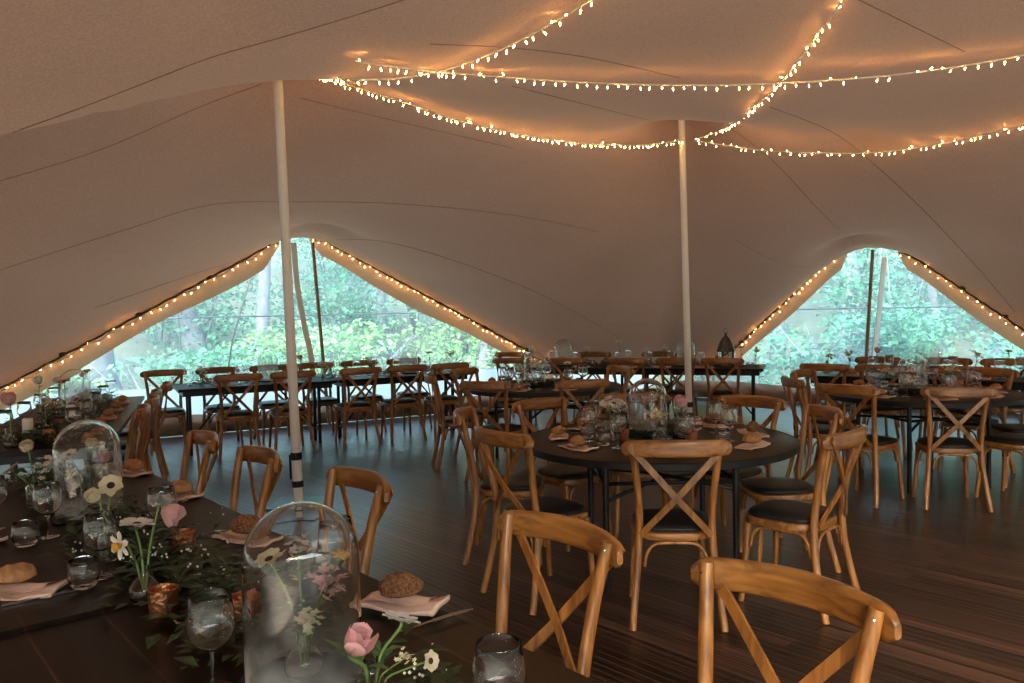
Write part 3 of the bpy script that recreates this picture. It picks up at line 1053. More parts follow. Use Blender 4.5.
# ------------------------------------------------------------------ cross back chair
def make_chair():
    t = thing('cross_back_chair', 'chair', 'chair')
    # bentwood seat ring
    def ring(sc_, z):
        pts = []
        for k in range(32):
            a = 2 * PI * k / 32
            ca, sa = math.cos(a), math.sin(a)
            e = 0.62
            x = math.copysign(abs(ca) ** e, ca) * (0.205 + 0.02 * sa) * sc_
            y = math.copysign(abs(sa) ** e, sa) * 0.20 * sc_ + 0.0
            pts.append((x, y, z))
        return pts
    b = MB()
    rings = [ring(0.94, 0.392), ring(1.0, 0.396), ring(1.015, 0.411), ring(1.0, 0.427), ring(0.93, 0.431)]
    vs = [p for r in rings for p in r]
    fs = [(i * 32 + k, i * 32 + (k + 1) % 32, (i + 1) * 32 + (k + 1) % 32, (i + 1) * 32 + k) for i in range(4) for k in range(32)]
    fs += [tuple(range(31, -1, -1)), tuple(range(128, 160))]
    b.add(vs, fs)
    b.build('seat_frame', 'oakx', t, angle=40)
    b = MB()
    rings = [ring(0.93, 0.4315), ring(0.955, 0.441), ring(0.925, 0.452), ring(0.75, 0.461), ring(0.4, 0.465)]
    vs = [p for r in rings for p in r] + [(0, 0, 0.466)]
    fs = [(i * 32 + k, i * 32 + (k + 1) % 32, (i + 1) * 32 + (k + 1) % 32, (i + 1) * 32 + k) for i in range(4) for k in range(32)]
    fs += [(128 + k, 128 + (k + 1) % 32, 160) for k in range(32)]
    b.add(vs, fs)
    b.build('seat_cushion', 'pad', t)['label'] = 'black padded seat cushion'
    for s in (-1, 1):
        # back post runs down into the rear leg
        pts = catmull([(s * 0.215, -0.268, 0.866), (s * 0.196, -0.236, 0.74), (s * 0.180, -0.207, 0.58), (s * 0.177, -0.190, 0.455), (s * 0.187, -0.196, 0.30), (s * 0.206, -0.226, 0.14), (s * 0.222, -0.262, 0.0)], 4)
        n = len(pts)
        MB().tube(pts, [0.0175 + 0.0015 * math.sin(PI * i / n) for i in range(n)], 12).build('back_post', 'oak', t, angle=60)
        pts = catmull([(s * 0.172, 0.158, 0.394), (s * 0.177, 0.165, 0.30), (s * 0.187, 0.176, 0.14), (s * 0.196, 0.190, 0.0)], 4)
        n = len(pts)
        MB().tube(pts, [0.0185 - 0.004 * i / n for i in range(n)], 12).build('front_leg', 'oak', t, angle=60)
    # curved top rail, its rounded ends bending forward round the posts
    b = MB()
    vs, fs = [], []
    NX, NP = 28, 12
    for i in range(NX + 1):
        u = -1 + 2 * i / NX
        x = 0.260 * u
        y = -0.335 + 0.072 * u * u
        slope = 2 * 0.072 * u / 0.260
        tg = Vector((1, slope, 0)).normalized()
        nrm = Vector((-tg.y, tg.x, 0))
        e = max(0.0, (abs(u) - 0.86) / 0.14)
        hh = (0.040 - 0.004 * abs(u)) * math.sqrt(max(0.02, 1 - 0.82 * e * e))
        tt = (0.0125 + 0.004 * e) * math.sqrt(max(0.05, 1 - 0.75 * e ** 3))
        zc = 0.842 - 0.004 * u * u - 0.004 * e
        for k in range(NP):
            a = 2 * PI * (k + 0.5) / NP
            ca, sa = math.cos(a), math.sin(a)
            px = math.copysign(abs(ca) ** 0.55, ca) * tt
            pz = math.copysign(abs(sa) ** 0.55, sa) * hh
            vs.append((x + nrm.x * px, y + nrm.y * px, zc + pz))
    for i in range(NX):
        for k in range(NP):
            l = (k + 1) % NP
            fs.append((i * NP + k, i * NP + l, i * NP + NP + l, i * NP + NP + k))
    fs.append(tuple(range(NP - 1, -1, -1)))
    fs.append(tuple(NX * NP + k for k in range(NP)))
    b.add(vs, fs)
    rail = b.build('top_rail', 'oakx', t, angle=55)
    for s in (-1, 1):
        MB().lathe([(0.0, 0.003), (0.005, 0.002), (0.006, 0.0)], 10, Matrix.Translation((s * 0.215, -0.248, 0.848)) @ Matrix.Rotation(-PI / 2, 4, 'X')).build('screw', 'screw', rail)
    # the two crossing slats on the back
    for s in (-1, 1):
        dy = 0.0045 * s
        pts = catmull([(s * 0.232, -0.298 + dy * 0.3, 0.853), (s * 0.15, -0.292 + dy, 0.766), (0.0, -0.268 + dy * 1.3, 0.606), (-s * 0.10, -0.236 + dy, 0.502), (-s * 0.172, -0.212 + dy * 0.3, 0.425)], 5)
        MB().bar(pts, 0.030, 0.0085).build('cross_slat', 'oak', t, smooth=False)
    # bent braces under the seat
    hoop = lambda a, bb, z0, z1: catmull([a(0, z0), a(0.04, z0 + (z1 - z0) * 0.55), a(0.16, z0 + (z1 - z0) * 0.93), a(0.35, z1), a(0.65, z1), a(0.84, z0 + (z1 - z0) * 0.93), a(0.96, z0 + (z1 - z0) * 0.55), a(1, z0)], 3)
    def seg(p, q, inx, iny):
        return lambda f, z: (p[0] + (q[0] - p[0]) * f + inx, p[1] + (q[1] - p[1]) * f + iny, z)
    for p, q, ix, iy in (((-0.155, -0.196), (0.155, -0.196), 0, 0.0), ((-0.155, 0.166), (0.155, 0.166), 0, 0), ((-0.180, -0.175), (-0.176, 0.145), 0, 0), ((0.180, -0.175), (0.176, 0.145), 0, 0)):
        MB().tube(hoop(seg(p, q, ix, iy), None, 0.275, 0.385), 0.0085, 8).build('bent_brace', 'oak', t)
    for o in list(t.children) + list(rail.children):
        o.data.transform(Matrix.Diagonal((0.965, 1.0, 1.038, 1.0)))
    return t

def chair(label, mid, facing, group, dz=0.0):
    """mid = where the middle of the top rail stands, facing = direction the sitter looks"""
    f = Vector((facing[0], facing[1])).normalized()
    rz = math.atan2(f.y, f.x) - PI / 2
    o = Vector((mid[0], mid[1])) + f * 0.318
    return put('cross_back_chair', make_chair, label, (o.x, o.y, 0), rz, group)

TD = Vector((0.65, -0.76)); TN = Vector((0.76, 0.65))           # foremost long tables: length, across
E6 = Vector((0.94, -0.34)); N6 = Vector((0.34, 0.94))
E4 = Vector((0.80, -0.60)); N4 = Vector((0.60, 0.80))
A3 = Vector((-0.36, 0.933)); B3 = Vector((0.933, 0.36))
TC, T2C, T3C = Vector((0.836, 4.65)), Vector((0.30, 8.08)), Vector((3.45, 6.75))

GF = 'chairs along the foremost long tables'
chair('oak cross-back chair closest to the camera, its rail over the bottom of the picture', (0.635, 1.795), -TN, GF)
chair('oak cross-back chair behind the small wine glass at the foremost table edge', (0.150, 2.30), -TN, GF)
chair('oak cross-back chair facing the large glass dome, just past the cream pole', (-0.565, 3.055), (-0.80, -0.60), GF)
chair('oak cross-back chair in front of the cream pole at the long table', (-1.13, 3.635), (-0.80, -0.60), GF)
chair('oak cross-back chair at the far end of the foremost long tables', (-1.60, 4.19), (-0.82, -0.57), GF)
GC = 'chairs around the middle round table'
def rc(c, label, mid, group, turn=0.0):
    m = Vector(mid)
    f = (c - m).normalized()
    f = Matrix.Rotation(rad(turn), 2) @ f
    chair(label, m, f, group)
rc(TC, 'oak chair with its full crossed back turned to the camera, before the middle round table', (0.75, 3.65), GC)
rc(TC, 'oak chair seen from behind beside the dark leg of the middle round table', (-0.10, 4.08), GC, 6)
rc(TC, 'oak chair seen edge-on at the hillside end of the middle round table', (-0.34, 4.97), GC, 8)
rc(TC, 'oak chair facing us over the bread rolls on the hillside end of the middle table', (0.16, 5.50), GC)
rc(TC, 'oak chair partly hidden behind the glass dome of the middle round table', (0.87, 5.76), GC)
rc(TC, 'oak chair facing us across the middle table, beside the second cream pole', (1.63, 5.38), GC)
rc(TC, 'oak chair drawn up behind the profile chair at the middle round table', (1.87, 4.70), GC)
rc(TC, 'oak chair in profile showing its whole cushion, at the middle round table', (1.655, 3.87), GC, 0)
G2 = 'chairs around the rear round table'
for lab, m in (('oak chair back turned to us at the hillside half of the rear round table', (-0.27, 6.97)), ('oak chair back turned to us at the centre of the rear round table', (0.63, 6.95)),
               ('oak chair edge-on standing clear on the deck at the rear round table', (-0.84, 7.85)), ('oak chair facing us over the far rim of the rear round table', (-0.56, 8.66)),
               ('oak chair at the rear round table just behind the middle glass dome', (1.18, 8.50))):
    rc(T2C, lab, m, G2)
G3 = 'chairs around the round table by the side window'
for lab, m in (('oak chair with crossed back before the round table by the side window', (3.20, 5.70)), ('oak chair turned slantwise at the round table by the side window', (2.50, 6.02)),
               ('oak chair seen edge-on with bluish shine on its cushion, by the side window', (2.33, 6.77)), ('oak chair between the edge-on chair and the side window long table', (2.69, 7.50)),
               ('dark oak chair across the round table by the side window, facing us', (4.36, 7.24)), ('oak chair cut by the picture edge at the round table by the side window', (4.00, 5.82)),
               ('oak chair mostly outside the picture at the round table by the side window', (4.52, 6.55))):
    rc(T3C, lab, m, G3)
G1 = 'chairs along the garland table'
for lab, m in (('oak chair seen end-on, nearest of the row along the garland table', (-2.57, 5.58)), ('oak chair seen end-on, second from the camera along the garland table', (-2.80, 6.25)),
               ('oak chair seen end-on, third from the camera along the garland table', (-3.02, 6.80)), ('oak chair seen end-on, last of the row along the garland table', (-3.27, 7.60))):
    chair(lab, m, -B3, G1)
G5 = 'chairs along the hillside window table'
s0 = -2.9 * E5.x + 8.5 * E5.y
def on5(px, n):
    d = ray(px, 370); k = n / (N5.x * d.x / d.y + N5.y)
    return (d.x / d.y * k, k)
ordn = ['first', 'second', 'third', 'fourth', 'fifth', 'sixth']
for k, px in enumerate((239, 294, 362, 409, 452)):
    chair(f'oak chair, back to us, {ordn[k]} from the garland table along the hillside window table', on5(px, 8.87), N5, G5)
for k, px in enumerate((163, 217, 269, 314, 358, 403)):
    chair(f'oak chair facing us against the hillside window, {ordn[k]} from the garland table', on5(px, 10.29), -N5, G5)
G6 = 'chairs along the corner table'
r6 = 9.6 * N6.y + 3.02 * N6.x
def on6(px, off):
    d = ray(px, 360); k = (r6 + off) / (N6.x * d.x / d.y + N6.y)
    return (d.x / d.y * k, k)
for k, px in enumerate((722, 676, 627, 566, 509)):
    chair(f'oak chair, back to us, {ordn[k]} from the pewter lantern along the corner table', on6(px, -0.26), N6, G6)
for k, px in enumerate((660, 595, 512)):
    chair(f'oak chair facing us on the far side of the corner table, {ordn[k]} from the lantern', on6(px, 1.16), -N6, G6)
G4 = 'chairs along the side window table'
def on4(px, n):
    d = ray(px, 365); k = n / (N4.x * d.x / d.y + N4.y)
    return (d.x / d.y * k, k)
for k, px in enumerate((823, 880, 955)):
    chair(f'oak chair, back to us, {ordn[k]} from the corner at the side window table', on4(px, 8.50 if px < 900 else 8.58), N4, G4)
for k, px in enumerate((879, 947, 1008)):
    chair(f'oak chair facing us against the side window, {ordn[k]} from the white strap', on4(px, 9.86), -N4, G4)

# ------------------------------------------------------------------ tables
TZ = 0.76
def frame(o, ax):
    """local frame with X along ax"""
    return math.atan2(ax[1], ax[0])

def make_long_table(L, W):
    t = thing('long_table', 'table', 'table')
    MB().box((-L / 2, -W / 2, TZ - 0.032), (L / 2, W / 2, TZ), ch=0.003).build('tabletop', 'table', t, smooth=False)
    b = MB()
    for s in (-1, 1):
        b.box((-L / 2 + 0.05, s * (W / 2 - 0.05) - 0.012, TZ - 0.085), (L / 2 - 0.05, s * (W / 2 - 0.05) + 0.012, TZ - 0.033))
        b.box((s * (L / 2 - 0.06) - 0.012, -W / 2 + 0.06, TZ - 0.085), (s * (L / 2 - 0.06) + 0.012, W / 2 - 0.06, TZ - 0.033))
    b.build('apron', 'black', t, smooth=False)
    for sx in (-1, 1):
        for sy in (-1, 1):
            x, y = sx * (L / 2 - 0.14), sy * (W / 2 - 0.31)
            MB().box((x - 0.017, y - 0.017, 0), (x + 0.017, y + 0.017, TZ - 0.033), ch=0.004).build('leg', 'black', t, smooth=False)
        b = MB()
        b.tube([(sx * (L / 2 - 0.14), -W / 2 + 0.31, 0.16), (sx * (L / 2 - 0.14), W / 2 - 0.31, 0.16)], 0.011, 8)
        b.tube([(sx * (L / 2 - 0.16), 0, 0.16), (sx * (L / 2 - 0.62), 0, TZ - 0.04)], 0.010, 8)
        b.build('stretcher', 'black', t)
    return t

def long_table(label, centre, ax, L, W, group=None, z=0.0):
    t = make_long_table(L, W)
    t.location = (centre[0], centre[1], z)
    t.rotation_euler = (0, 0, frame(None, ax))
    tag(t, label, None, group)
    return t

CL2 = Vector((-0.456, 1.679)); edge_n = 1.186
midn = edge_n - 0.44
s_of = lambda p: p.dot(TD)
def T12(s, n):          # point on the foremost tables, s along them, n across from their centre line to the right hand edge
    return TD * s + TN * (midn + n)
long_table('dark board table nearest the camera along the bottom of the picture', T12(-2.285 + 1.1, -0.05), TD, 2.19, 0.98, 'foremost long tables', -0.012)
long_table('dark board table butting end to end behind the nearest one, carrying the farther large dome', T12(-2.29 - 1.1, -0.05), TD, 2.20, 0.98, 'foremost long tables')
p3 = Vector((-2.47, 4.85))
T3 = lambda s, n: p3 + A3 * s - B3 * (0.42 - n)
long_table('dark garland table with its end towards us, under the sloping tent edge', T3(1.62, 0), A3, 3.24, 0.84)
q5 = Vector((-3.55, 8.445))
T5 = lambda s, n: q5 + E5 * s + N5 * (0.42 + n)
long_table('long black legged table before the hillside window, half by the garland table', T5(0.86, 0), E5, 1.71, 0.84, 'hillside window tables')
long_table('long black legged table before the hillside window, half towards the tent corner', T5(2.585, 0), E5, 1.71, 0.84, 'hillside window tables')
q6 = Vector((3.02, 9.60))
T6 = lambda s, n: q6 - E6 * s + N6 * (0.42 + n)
long_table('long corner table end with the pewter lantern on it', T6(0.82, 0), E6, 1.63, 0.84, 'corner tables')
long_table('long corner table end farther from the pewter lantern', T6(2.47, 0), E6, 1.63, 0.84, 'corner tables')
q4 = Vector((3.15, 8.60))
T4 = lambda s, n: q4 + E4 * s + N4 * (0.40 + n)
long_table('long table in front of the side window with tall trunks', T4(1.25, 0), E4, 2.5, 0.80)

def make_round_table(r=0.78):
    t = thing('round_table', 'table', 'table')
    b = MB()
    b.lathe([(0.0, TZ - 0.03), (r - 0.03, TZ - 0.03), (r - 0.004, TZ - 0.026), (r - 0.004, TZ - 0.001), (r - 0.006, TZ), (0.0, TZ)], 72)
    b.build('tabletop', 'table', t, angle=30)
    b = MB()
    b.lathe([(r - 0.004, TZ - 0.038), (r, TZ - 0.040), (r + 0.006, TZ - 0.036), (r + 0.006, TZ - 0.003), (r + 0.002, TZ + 0.002), (r - 0.004, TZ + 0.001), (r - 0.004, TZ - 0.038)], 72)
    b.build('rim', 'black', t, angle=35)
    q = r * 0.64
    cs = [(q * math.cos(a), q * math.sin(a)) for a in (PI / 4, 3 * PI / 4, 5 * PI / 4, 7 * PI / 4)]
    for x, y in cs:
        MB().tube([(x, y, 0.0), (x, y, TZ - 0.031)], 0.0175, 12).build('leg', 'black', t, angle=50)
    for (x0, y0), (x1, y1) in zip(cs, cs[1:] + cs[:1]):
        MB().tube([(x0, y0, 0.575), (x1, y1, 0.575)], 0.011, 8).build('stretcher', 'black', t)
    for k in (0, 1):
        (x0, y0), (x1, y1) = cs[k], cs[k + 2]
        MB().tube([(x0, y0, 0.48 + 0.05 * k), (0, 0, 0.52 + 0.03 * k), (x1, y1, 0.48 + 0.05 * k)], 0.011, 8).build('cross_brace', 'black', t)
    b = MB()
    for k in range(4):
        a = PI / 2 * k
        b.box((-q, -0.02, TZ - 0.06), (q, 0.02, TZ - 0.0315), Matrix.Rotation(PI / 4 + a, 4, 'Z'))
    b.build('apron', 'black', t, smooth=False)
    return t
for lab, c, rz in (('dark round table in the middle of the deck with a black metal rim', TC, 0.02), ('dark round table at the rear centre beneath the tent corner', T2C, 0.5), ('dark round table by the side window with bluish sheen on its boards', T3C, 0.15)):
    put('round_table', make_round_table, lab, (c.x, c.y, 0), rz, 'round tables')

# pewter lantern on the corner table
lp = T6(0.47, -0.05)
t = thing('lantern', 'tall dark pewter lantern with a pointed top on the corner table', 'lantern', (lp.x, lp.y, TZ + 0.001))
MB().lathe([(0.0, 0.0), (0.115, 0.0), (0.12, 0.01), (0.115, 0.025), (0.10, 0.03), (0.0, 0.03)], 8).build('base', 'pewter', t, smooth=False)
for k in range(8):
    a = 2 * PI * k / 8
    MB().tube([(0.098 * math.cos(a), 0.098 * math.sin(a), 0.028), (0.098 * math.cos(a), 0.098 * math.sin(a), 0.20)], 0.006, 6).build('upright', 'pewter', t)
MB().lathe([(0.094, 0.03), (0.094, 0.20)], 8).build('glass_pane', 'glass', t, smooth=False)
MB().lathe([(0.0, 0.031), (0.035, 0.031), (0.035, 0.13), (0.0, 0.132)], 14).build('candle', 'wax', t, angle=40)
MB().lathe([(0.115, 0.19), (0.118, 0.20), (0.105, 0.235), (0.095, 0.27), (0.07, 0.325), (0.04, 0.37), (0.02, 0.385), (0.012, 0.40), (0.02, 0.41), (0.008, 0.42), (0.0, 0.425)], 8).build('roof', 'pewter', t, smooth=False)
MB().tube([(0.028 * math.cos(a), 0, 0.45 + 0.028 * math.sin(a)) for a in [2 * PI * k / 16 for k in range(16)]], 0.004, 6, closed=True).build('ring', 'pewter', t)

# ------------------------------------------------------------------ tableware makers
TOP = TZ + 0.0012
def make_wine():
    t = thing('wine_glass', 'glass', 'wine glass')
    b = MB()
    prof = [(0.0005, 0.0775), (0.016, 0.082), (0.034, 0.094), (0.045, 0.112), (0.0485, 0.130), (0.047, 0.150), (0.0435, 0.172), (0.0405, 0.192), (0.0398, 0.1935),
            (0.0390, 0.192), (0.0418, 0.172), (0.0452, 0.150), (0.0467, 0.130), (0.0432, 0.1125), (0.0325, 0.0955), (0.016, 0.0845), (0.0005, 0.081)]
    b.lathe(prof, 40)
    b.build('bowl', 'glass', t, angle=50)
    b = MB(); b.lathe([(0.009, 0.004), (0.0045, 0.012), (0.0034, 0.03), (0.0034, 0.066), (0.0046, 0.0785)], 12); b.build('stem', 'glass', t)
    b = MB(); b.lathe([(0.0, 0.0), (0.034, 0.0), (0.036, 0.0012), (0.034, 0.0026), (0.010, 0.0045), (0.0, 0.006)], 28); b.build('foot', 'glass', t)
    return t

def make_tumbler():
    b = MB()
    b.lathe([(0.0005, 0.0), (0.024, 0.0), (0.030, 0.003), (0.038, 0.016), (0.0425, 0.035), (0.043, 0.050), (0.040, 0.068), (0.0375, 0.080), (0.0365, 0.081), (0.0358, 0.080), (0.038, 0.068), (0.0405, 0.050), (0.040, 0.036), (0.035, 0.020), (0.026, 0.011), (0.0005, 0.010)], 28)
    o = b.build('tumbler', 'glass', angle=50)
    return tag(o, 'x', 'tumbler')

def make_napkin(W=0.225, D=0.115, lift=0.02):
    def f(sv):
        def g(u, v):
            x, y = (u - 0.5) * W, (v - 0.5) * D * (1 - 0.25 * abs(u - 0.5))
            z = 0.007 + 0.003 * math.sin(u * 9 + v * 4) + 0.004 * math.cos(v * 7 + u * 3) + lift * max(0, u - 0.62) ** 1.3 * (0.6 + v) * 2
            return (x, y + 0.004 * math.sin(u * 8), max(0.0015, z) if sv else 0.0008 + 0.85 * max(0, z - 0.011))
        return g
    b = MB()
    b.grid(f(1), 18, 10)
    b.grid(lambda u, v: f(0)(1 - u, v), 18, 10)
    n = 19 * 11
    for i in range(18):
        for j0, in ((0,), (10,)):
            a = j0 * 19 + i
            c = n + j0 * 19 + (18 - i)
            b.f.append((a + 1, a, c, c - 1) if j0 == 0 else (a, a + 1, c - 1, c))
    for j in range(10):
        for i0 in (0, 18):
            a = j * 19 + i0
            c = n + j * 19 + (18 - i0)
            b.f.append((a, a + 19, c + 19, c) if i0 == 0 else (a + 19, a, c, c + 19))
    # a folded second layer on top
    b.grid(lambda u, v: ((u - 0.5) * W * 0.80 - 0.012, (v - 0.5) * D * 0.72 + 0.010, f(1)(u * 0.8, v)[2] + 0.0035 + 0.004 * u), 10, 6)
    o = b.build('napkin', 'napkin')
    return tag(o, 'x', 'napkin')

def make_bread(kind):
    rr = random.Random(11 if kind == 'seeded' else 5)
    b = MB()
    nu_, nv_ = 22, 14
    L, W, H = (0.056, 0.038, 0.040) if kind == 'seeded' else (0.052, 0.040, 0.036)
    ph = [rr.uniform(0, 6) for _ in range(6)]
    def g(u, v):
        a, e = 2 * PI * u, PI * (v - 0.5)
        k = 1 + 0.07 * math.sin(2 * a + ph[0]) * math.cos(e) + 0.05 * math.sin(5 * a + 4 * e + ph[1]) * math.cos(e) + 0.04 * math.sin(7 * e + ph[2])
        if kind == 'seeded':
            k *= 1 + 0.05 * math.sin(17 * a + ph[3]) * math.sin(13 * e + ph[4])
        z = math.sin(e) * H * k
        z = z * (0.55 if z < 0 else 1.0)
        if kind == 'plain' and z > 0:
            z -= 0.006 * math.exp(-(math.cos(a) * math.cos(e) * L / 0.012) ** 2)
        return (math.cos(a) * math.cos(e) * L * k * (1 + 0.12 * math.cos(a)), math.sin(a) * math.cos(e) * W * k, z + 0.55 * H)
    b.grid(g, nu_, nv_)
    o = b.build('bread_roll', 'seeded' if kind == 'seeded' else 'bread')
    return tag(o, 'x', 'bread roll')

def make_fork():
    b = MB()
    b.bar([(0, 0, 0.002), (0, 0.06, 0.004), (0, 0.115, 0.007), (0, 0.135, 0.004)], [0.014, 0.010, 0.006, 0.020], 0.0022, up=(0, 0, 1))
    for k in range(4):
        x = -0.0082 + 0.0055 * k
        b.bar([(x, 0.134, 0.004), (x, 0.16, 0.003), (x, 0.185, 0.007)], [0.0035, 0.003, 0.002], 0.002, up=(0, 0, 1))
    return tag(b.build('fork', 'steel', smooth=False), 'x', 'fork')

def make_knife():
    b = MB()
    b.bar([(0, 0, 0.003), (0, 0.05, 0.003), (0, 0.10, 0.003), (0, 0.104, 0.003), (0, 0.16, 0.003), (0.004, 0.205, 0.003), (0.008, 0.22, 0.003)], [0.012, 0.013, 0.010, 0.017, 0.018, 0.012, 0.003], 0.0028, up=(0, 0, 1))
    return tag(b.build('knife', 'steel', smooth=False), 'x', 'knife')

def make_votive(cup):
    def g():
        t = thing('votive_holder', 'x', 'candle holder')
        b = MB()
        b.lathe([(0.0, 0.0), (0.029, 0.0), (0.032, 0.003), (0.0345, 0.03), (0.037, 0.078), (0.0355, 0.079), (0.033, 0.03), (0.030, 0.008), (0.0, 0.007)], 28)
        b.build('cup', cup, t, angle=50)
        b = MB(); b.lathe([(0.0, 0.0085), (0.026, 0.0085), (0.026, 0.04), (0.0, 0.042)], 16); b.build('candle', 'wax', t, angle=40)
        MB().tube([(0, 0, 0.041), (0.001, 0, 0.05)], 0.0012, 5).build('wick', 'eye', t)
        return t
    return g

def make_pillar():
    t = thing('pillar_candle', 'x', 'candle')
    b = MB(); b.lathe([(0.0, 0.0), (0.030, 0.0), (0.031, 0.004), (0.031, 0.136), (0.028, 0.141), (0.016, 0.137), (0.0, 0.136)], 24); b.build('wax', 'wax', t, angle=40)
    MB().tube([(0, 0, 0.135), (0.002, 0, 0.15)], 0.0014, 5).build('wick', 'eye', t)
    return t

def make_vase():
    b = MB()
    b.lathe([(0.0005, 0.0), (0.032, 0.0), (0.041, 0.006), (0.046, 0.022), (0.043, 0.042), (0.030, 0.060), (0.017, 0.072), (0.0135, 0.090), (0.0165, 0.104), (0.0158, 0.105), (0.0115, 0.090), (0.0145, 0.073), (0.0275, 0.060), (0.0405, 0.041), (0.0435, 0.022), (0.039, 0.009), (0.030, 0.004), (0.0005, 0.004)], 28)
    return tag(b.build('bud_vase', 'glass', angle=60), 'x', 'vase')

def make_jar():
    b = MB()
    b.lathe([(0.0005, 0.0), (0.034, 0.0), (0.038, 0.006), (0.038, 0.088), (0.033, 0.10), (0.034, 0.11), (0.033, 0.111), (0.031, 0.10), (0.036, 0.088), (0.036, 0.008), (0.032, 0.005), (0.0005, 0.005)], 26)
    return tag(b.build('glass_jar', 'glass', angle=50), 'x', 'jar')

def make_dome(H=0.375, Rr=0.117, mat='dome'):
    def g():
        t = thing('glass_dome', 'x', 'glass dome')
        b = MB()
        pr = [(Rr, 0.016)]
        hz = H - Rr * 0.98
        for k in range(1, 6):
            pr.append((Rr * (1 + 0.012 * math.sin(PI * k / 5)), 0.016 + (hz - 0.016) * k / 5))
        for k in range(1, 15):
            a = PI / 2 * k / 14
            pr.append((Rr * math.cos(a) if k < 14 else 0.0004, hz + (H - hz) * math.sin(a)))
        inner = []
        for r_, z_ in reversed(pr):
            if z_ > hz:
                v_ = Vector((r_, z_ - hz)); v_ *= (v_.length - 0.0028) / v_.length
                inner.append((max(v_.x, 0.0004), v_.y + hz))
            else:
                inner.append((r_ - 0.0028, z_))
        b.lathe(pr + inner + pr[:1], 48)
        b.build('glass_bell', mat, t, angle=50)
        b = MB(); b.lathe([(0.0, 0.0), (Rr + 0.012, 0.0), (Rr + 0.016, 0.004), (Rr + 0.016, 0.011), (Rr + 0.010, 0.015), (0.0, 0.015)], 48)
        b.build('base_board', 'black', t, angle=35)
        return t
    return g

# ------------------------------------------------------------------ flowers
def petal_into(b, M4, ang, r0, L, W, e0, bend, ruf=0.0, nl=5, nw=4):
    """one petal leaving the axis at angle ang; e0 = elevation at its foot, bend = change of elevation to its tip"""
    pts = []
    r, z = r0, 0.0
    path = [(r, z)]
    for i in range(nl):
        e = e0 + bend * (i + 0.5) / nl
        r += L / nl * math.cos(e)
        z += L / nl * math.sin(e)
        path.append((r, z))
    for i, (r, z) in enumerate(path):
        f = i / nl
        w_ = W * (0.35 + 0.65 * math.sin(PI * min(1, 0.12 + f * 0.62))) * (1 if f < 0.8 else 1 - 0.9 * ((f - 0.8) / 0.2) ** 2)
        for j in range(nw + 1):
            q = (j / nw - 0.5)
            x, y = r, q * w_
            zz = z + ruf * math.sin(q * 9 + ang * 3) * f + 0.5 * W * q * q * math.cos(e0)
            pts.append((x * math.cos(ang) - y * math.sin(ang), x * math.sin(ang) + y * math.cos(ang), zz))
    fs = [(i * (nw + 1) + j, i * (nw + 1) + j + 1, (i + 1) * (nw + 1) + j + 1, (i + 1) * (nw + 1) + j) for i in range(nl) for j in range(nw)]
    b.add(pts, fs, M4)

def orient(p, d):
    return Matrix.Translation(p) @ Vector((0, 0, 1)).rotation_difference(Vector(d).normalized()).to_matrix().to_4x4()

